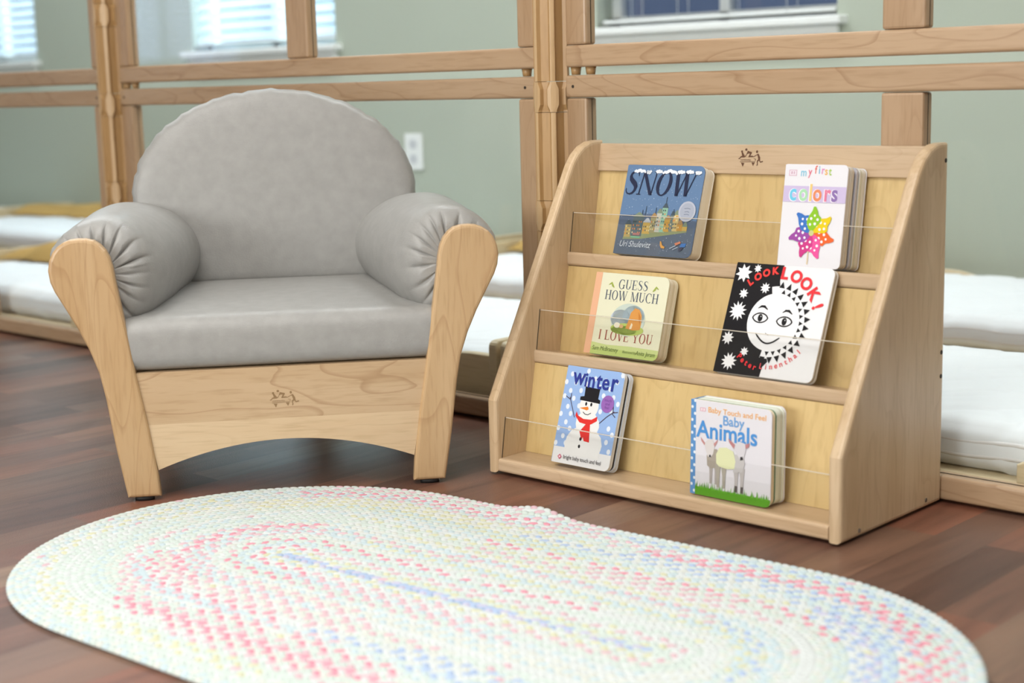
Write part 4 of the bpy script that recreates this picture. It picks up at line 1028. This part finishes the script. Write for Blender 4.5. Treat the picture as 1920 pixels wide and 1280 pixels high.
for x in (0.009, 0.019): Q([(x, -0.002), (x+0.0045, -0.002), (x+0.0045, 0.007), (x, 0.007)], '#5A5450')
Q([(0.006, 0.026), (0.022, 0.028), (0.026, 0.042), (0.022, 0.054), (0.008, 0.052)], '#BEBBBA')
Q([(-0.023, 0.035), (-0.018, 0.031), (-0.004, 0.029), (0.008, 0.031), (0.010, 0.042), (0.006, 0.056), (-0.006, 0.060), (-0.018, 0.058), (-0.0235, 0.048)], '#D9DCB0')
Q([(0.008, 0.066), (0.016, 0.072), (0.026, 0.070), (0.027, 0.060), (0.024, 0.050), (0.019, 0.045), (0.013, 0.052), (0.008, 0.058)], '#D2CFD4')
Q([(0.009, 0.066), (-0.003, 0.074), (-0.001, 0.068), (0.007, 0.060)], '#B87E80'); Q([(0.026, 0.069), (0.0335, 0.072), (0.032, 0.066), (0.027, 0.063)], '#B87E80')
Q([(0.018, 0.045), (0.023, 0.0465), (0.022, 0.051), (0.018, 0.050)], '#2E2A2E')
sh = page_run(0.0024, 0.0105, 2, ['#EBDFC6', '#F2EAD2'], 0.0006) + [(0.0112, 0.0135, '#6F9070', 0.0015), (0.0142, 0.0235, '#E0E8DC', 0.0012), (0.0245, 0.0290, '#D6DACC', 0.0012), (0.0297, 0.0335, '#EEF4EA', 0.0006)]
book('white Baby Animals board book with two lambs, right on the bottom tier', 0.3894, 0.0193, 0.0288, 0.0, 0.0317, w, h, 0.0364, ink('#DCDAE0'), A, sh, 0.010, ink('#5B8FC6'))

# ------------------------------------------------------------------ braided oval rug
def rug():
    import numpy as np
    rnd = random.Random(12)
    PW, NR, LH = 0.0171, 20, 0.298
    cx, cy, ang = 0.397, -0.486, 0.052
    ca, sa = math.cos(ang), math.sin(ang)
    cols = {k: lin(v) for k, v in dict(white='#CED3D2', cream='#CED1CA', mint='#C6D1CB', yellow='#CDCDAE', pink='#DA95A4', rose='#D2B2BA', blue='#A8BAD6', lav='#BFBDD2', aqua='#BECED3').items()}
    base = ['white', 'cream', 'mint', 'aqua', 'white', 'mint']
    # accent yarn of every row: (start, end, colour) along the row, 0 = right end, then back, left end, front
    ROWS = [
        [(0, 0.7, 'blue'), (0.7, 1, 'lav')], [(0, 1, 'yellow')], [(0, 1, 'rose'), (0.44, 0.6, 'pink')], [(0, 1, 'mint'), (0.6, 0.8, 'rose')],
        [(0.14, 0.62, 'pink'), (0.62, 0.85, 'rose')], [(0.2, 0.4, 'cream')], [(0, 0.4, 'yellow'), (0.42, 0.72, 'rose')], [(0, 0.1, 'blue'), (0.28, 0.75, 'rose'), (0.9, 1, 'blue')],
        [(0.1, 0.3, 'rose'), (0.42, 0.6, 'pink'), (0.6, 0.8, 'rose')], [(0.1, 0.35, 'yellow'), (0.45, 0.75, 'rose'), (0.78, 0.95, 'blue')],
        [(0.08, 0.3, 'rose'), (0.54, 0.7, 'pink'), (0.72, 0.9, 'blue')], [(0.12, 0.22, 'rose'), (0.22, 0.4, 'yellow'), (0.55, 0.75, 'rose'), (0.8, 1, 'blue')],
        [(0.06, 0.3, 'pink'), (0.5, 0.62, 'rose'), (0.66, 0.8, 'pink')], [(0, 0.1, 'blue'), (0.1, 0.3, 'yellow'), (0.6, 0.8, 'rose'), (0.85, 1, 'blue')],
        [(0, 0.12, 'blue'), (0.25, 0.45, 'yellow'), (0.62, 0.8, 'pink')], [(0, 0.28, 'blue'), (0.3, 0.45, 'yellow'), (0.64, 0.78, 'pink'), (0.9, 1, 'blue')],
        [(0, 0.05, 'pink'), (0.05, 0.22, 'blue'), (0.24, 0.5, 'yellow'), (0.68, 0.8, 'rose'), (0.93, 1, 'pink')], [(0, 0.22, 'pink'), (0.26, 0.42, 'rose'), (0.6, 0.75, 'yellow'), (0.9, 1, 'pink')],
        [(0, 0.2, 'pink'), (0.2, 0.28, 'rose'), (0.28, 0.42, 'pink'), (0.45, 0.75, 'yellow'), (0.9, 1, 'rose')], [(0, 0.08, 'rose'), (0.08, 0.25, 'blue'), (0.25, 0.42, 'rose'), (0.9, 1, 'blue')], [(0, 0.25, 'aqua'), (0.25, 0.4, 'rose'), (0.9, 1, 'blue')]]
    def ground(x, y):
        z = 0.0
        d = math.hypot(x-0.245, y+0.128); z += 0.013*math.exp(-(d/0.045)**2)
        return z
    V, F, C = [], [], []
    def stitch(px, py, dx, dy, z0, hl, hw, hh, col):
        nx, ny = -dy, dx; b = len(V)
        V.append((px, py, z0+hh)); C.append(col)
        for lev, (fr, fz) in enumerate(((0.55, 0.82), (0.9, 0.42), (1.05, -0.35))):
            for k in range(8):
                a = k*PI/4; l = hl*fr*math.cos(a); m = hw*fr*math.sin(a)
                V.append((px+dx*l+nx*m, py+dy*l+ny*m, z0+hh*fz)); C.append(col)
        for k in range(8): F.append((b, b+1+k, b+1+(k+1) % 8))
        for lev in range(2):
            o = b+1+lev*8
            for k in range(8): F.append((o+k, o+8+k, o+8+(k+1) % 8, o+(k+1) % 8))
    step = 0.0118
    for row in range(NR+1):
        r = row*PW
        per = 4*LH+2*PI*r if row else 2*LH
        n = max(8, int(per/step))
        spec = ROWS[row]
        strands = [[], [], []]
        for st in (0, 2):
            while len(strands[st]) < n+9: strands[st] += [rnd.choice(base)]*int(rnd.uniform(0.2, 0.8)/step)
        other = rnd.choice(base)
        for i in range(n+9):
            f = (i % n)/n; c = other
            for a, b, col in spec:
                if a <= f < b: c = col
            if rnd.random() < 0.06: c = rnd.choice(['rose', 'yellow', 'white', 'aqua', 'mint'])
            strands[1].append(c)
            if row in (0, 8, 14, 17) and i % 3: strands[2][i] = {'pink': 'rose', 'blue': 'lav'}.get(c, strands[2][i])
        if row == 0: strands[0] = ['blue' if i % 9 < 6 else 'cream' for i in range(n+9)]
        for i in range(n):
            for side in (0, 1):
                t = (i+0.5*side)/n*per
                if row == 0: x, y, tx, ty = -LH+t, 0.0, 1.0, 0.0
                else:
                    q = t+PI*r/2      # start on the right end
                    if t < PI*r/2: a = t/r; x, y, tx, ty = LH+r*math.cos(a), r*math.sin(a), -math.sin(a), math.cos(a)
                    elif t < PI*r/2+2*LH: d = t-PI*r/2; x, y, tx, ty = LH-d, r, -1.0, 0.0
                    elif t < 1.5*PI*r+2*LH: a = PI/2+(t-PI*r/2-2*LH)/r; x, y, tx, ty = -LH+r*math.cos(a), r*math.sin(a), -math.sin(a), math.cos(a)
                    elif t < 1.5*PI*r+4*LH: d = t-1.5*PI*r-2*LH; x, y, tx, ty = -LH+d, -r, 1.0, 0.0
                    else: a = 1.5*PI+(t-1.5*PI*r-4*LH)/r; x, y, tx, ty = LH+r*math.cos(a), r*math.sin(a), -math.sin(a), math.cos(a)
                nx, ny = -ty, tx
                o = (side-0.5)*PW*0.50
                x += nx*o; y += ny*o
                th = (0.62 if side else -0.62)
                dx, dy = tx*math.cos(th)-ty*math.sin(th), tx*math.sin(th)+ty*math.cos(th)
                wx, wy = cx+x*ca-y*sa, cy+x*sa+y*ca
                c = cols[strands[(i*2+side) % 3][i]]
                k = rnd.uniform(0.96, 1.02); c = (min(1, c[0]*k), min(1, c[1]*k), min(1, c[2]*k), 1)
                stitch(wx, wy, dx*ca-dy*sa, dx*sa+dy*ca, 0.0062+ground(wx, wy), 0.0090, 0.0054, 0.0024, c)
    # backing under the stitches
    R0 = NR*PW+PW*0.30; NSEG = 96; rings = []
    for fr, z in ((1.0, 0.0008), (1.012, 0.004), (1.0, 0.0066), (0.9, 0.0068), (0.75, 0.0068), (0.5, 0.0068), (0.2, 0.0068)):
        rr = []
        for k in range(NSEG):
            a = 2*PI*k/NSEG; x = (LH*(min(1, fr)) if math.cos(a) >= 0 else -LH*(min(1, fr)))+R0*fr*math.cos(a); y = R0*fr*math.sin(a)
            wx, wy = cx+x*ca-y*sa, cy+x*sa+y*ca
            rr.append((wx, wy, z+ground(wx, wy)*(0.75 if z < 0.006 else 1)))
        rings.append(rr)
    b0 = len(V); cc = lin('#C6CCC7')
    for rr in rings:
        for p in rr: V.append(p); C.append(cc)
    for i in range(len(rings)-1):
        for k in range(NSEG): F.append((b0+i*NSEG+k, b0+i*NSEG+(k+1) % NSEG, b0+(i+1)*NSEG+(k+1) % NSEG, b0+(i+1)*NSEG+k))
    F.append(tuple(b0+k for k in range(NSEG))); F.append(tuple(b0+(len(rings)-1)*NSEG+k for k in range(NSEG)))
    me = bpy.data.meshes.new('braided_rug'); me.from_pydata(V, [], F)
    at = me.color_attributes.new('yarn', 'FLOAT_COLOR', 'POINT')
    at.data.foreach_set('color', np.array(C, dtype=np.float32).ravel())
    me.polygons.foreach_set('use_smooth', np.ones(len(F), dtype=bool)); me.update()
    m = basic('rug_yarn', (0.8, 0.8, 0.78), 0.9, 0.15)
    nt, N, Lk, b = nodes(m); a = N('ShaderNodeVertexColor'); a.layer_name = 'yarn'; Lk(a.outputs[0], b.inputs['Base Color'])
    me.materials.append(m)
    o = bpy.data.objects.new('braided_rug', me); COL.objects.link(o)
    tag(o, 'pastel oval braided rug lying on the wood floor', 'rug')
rug()
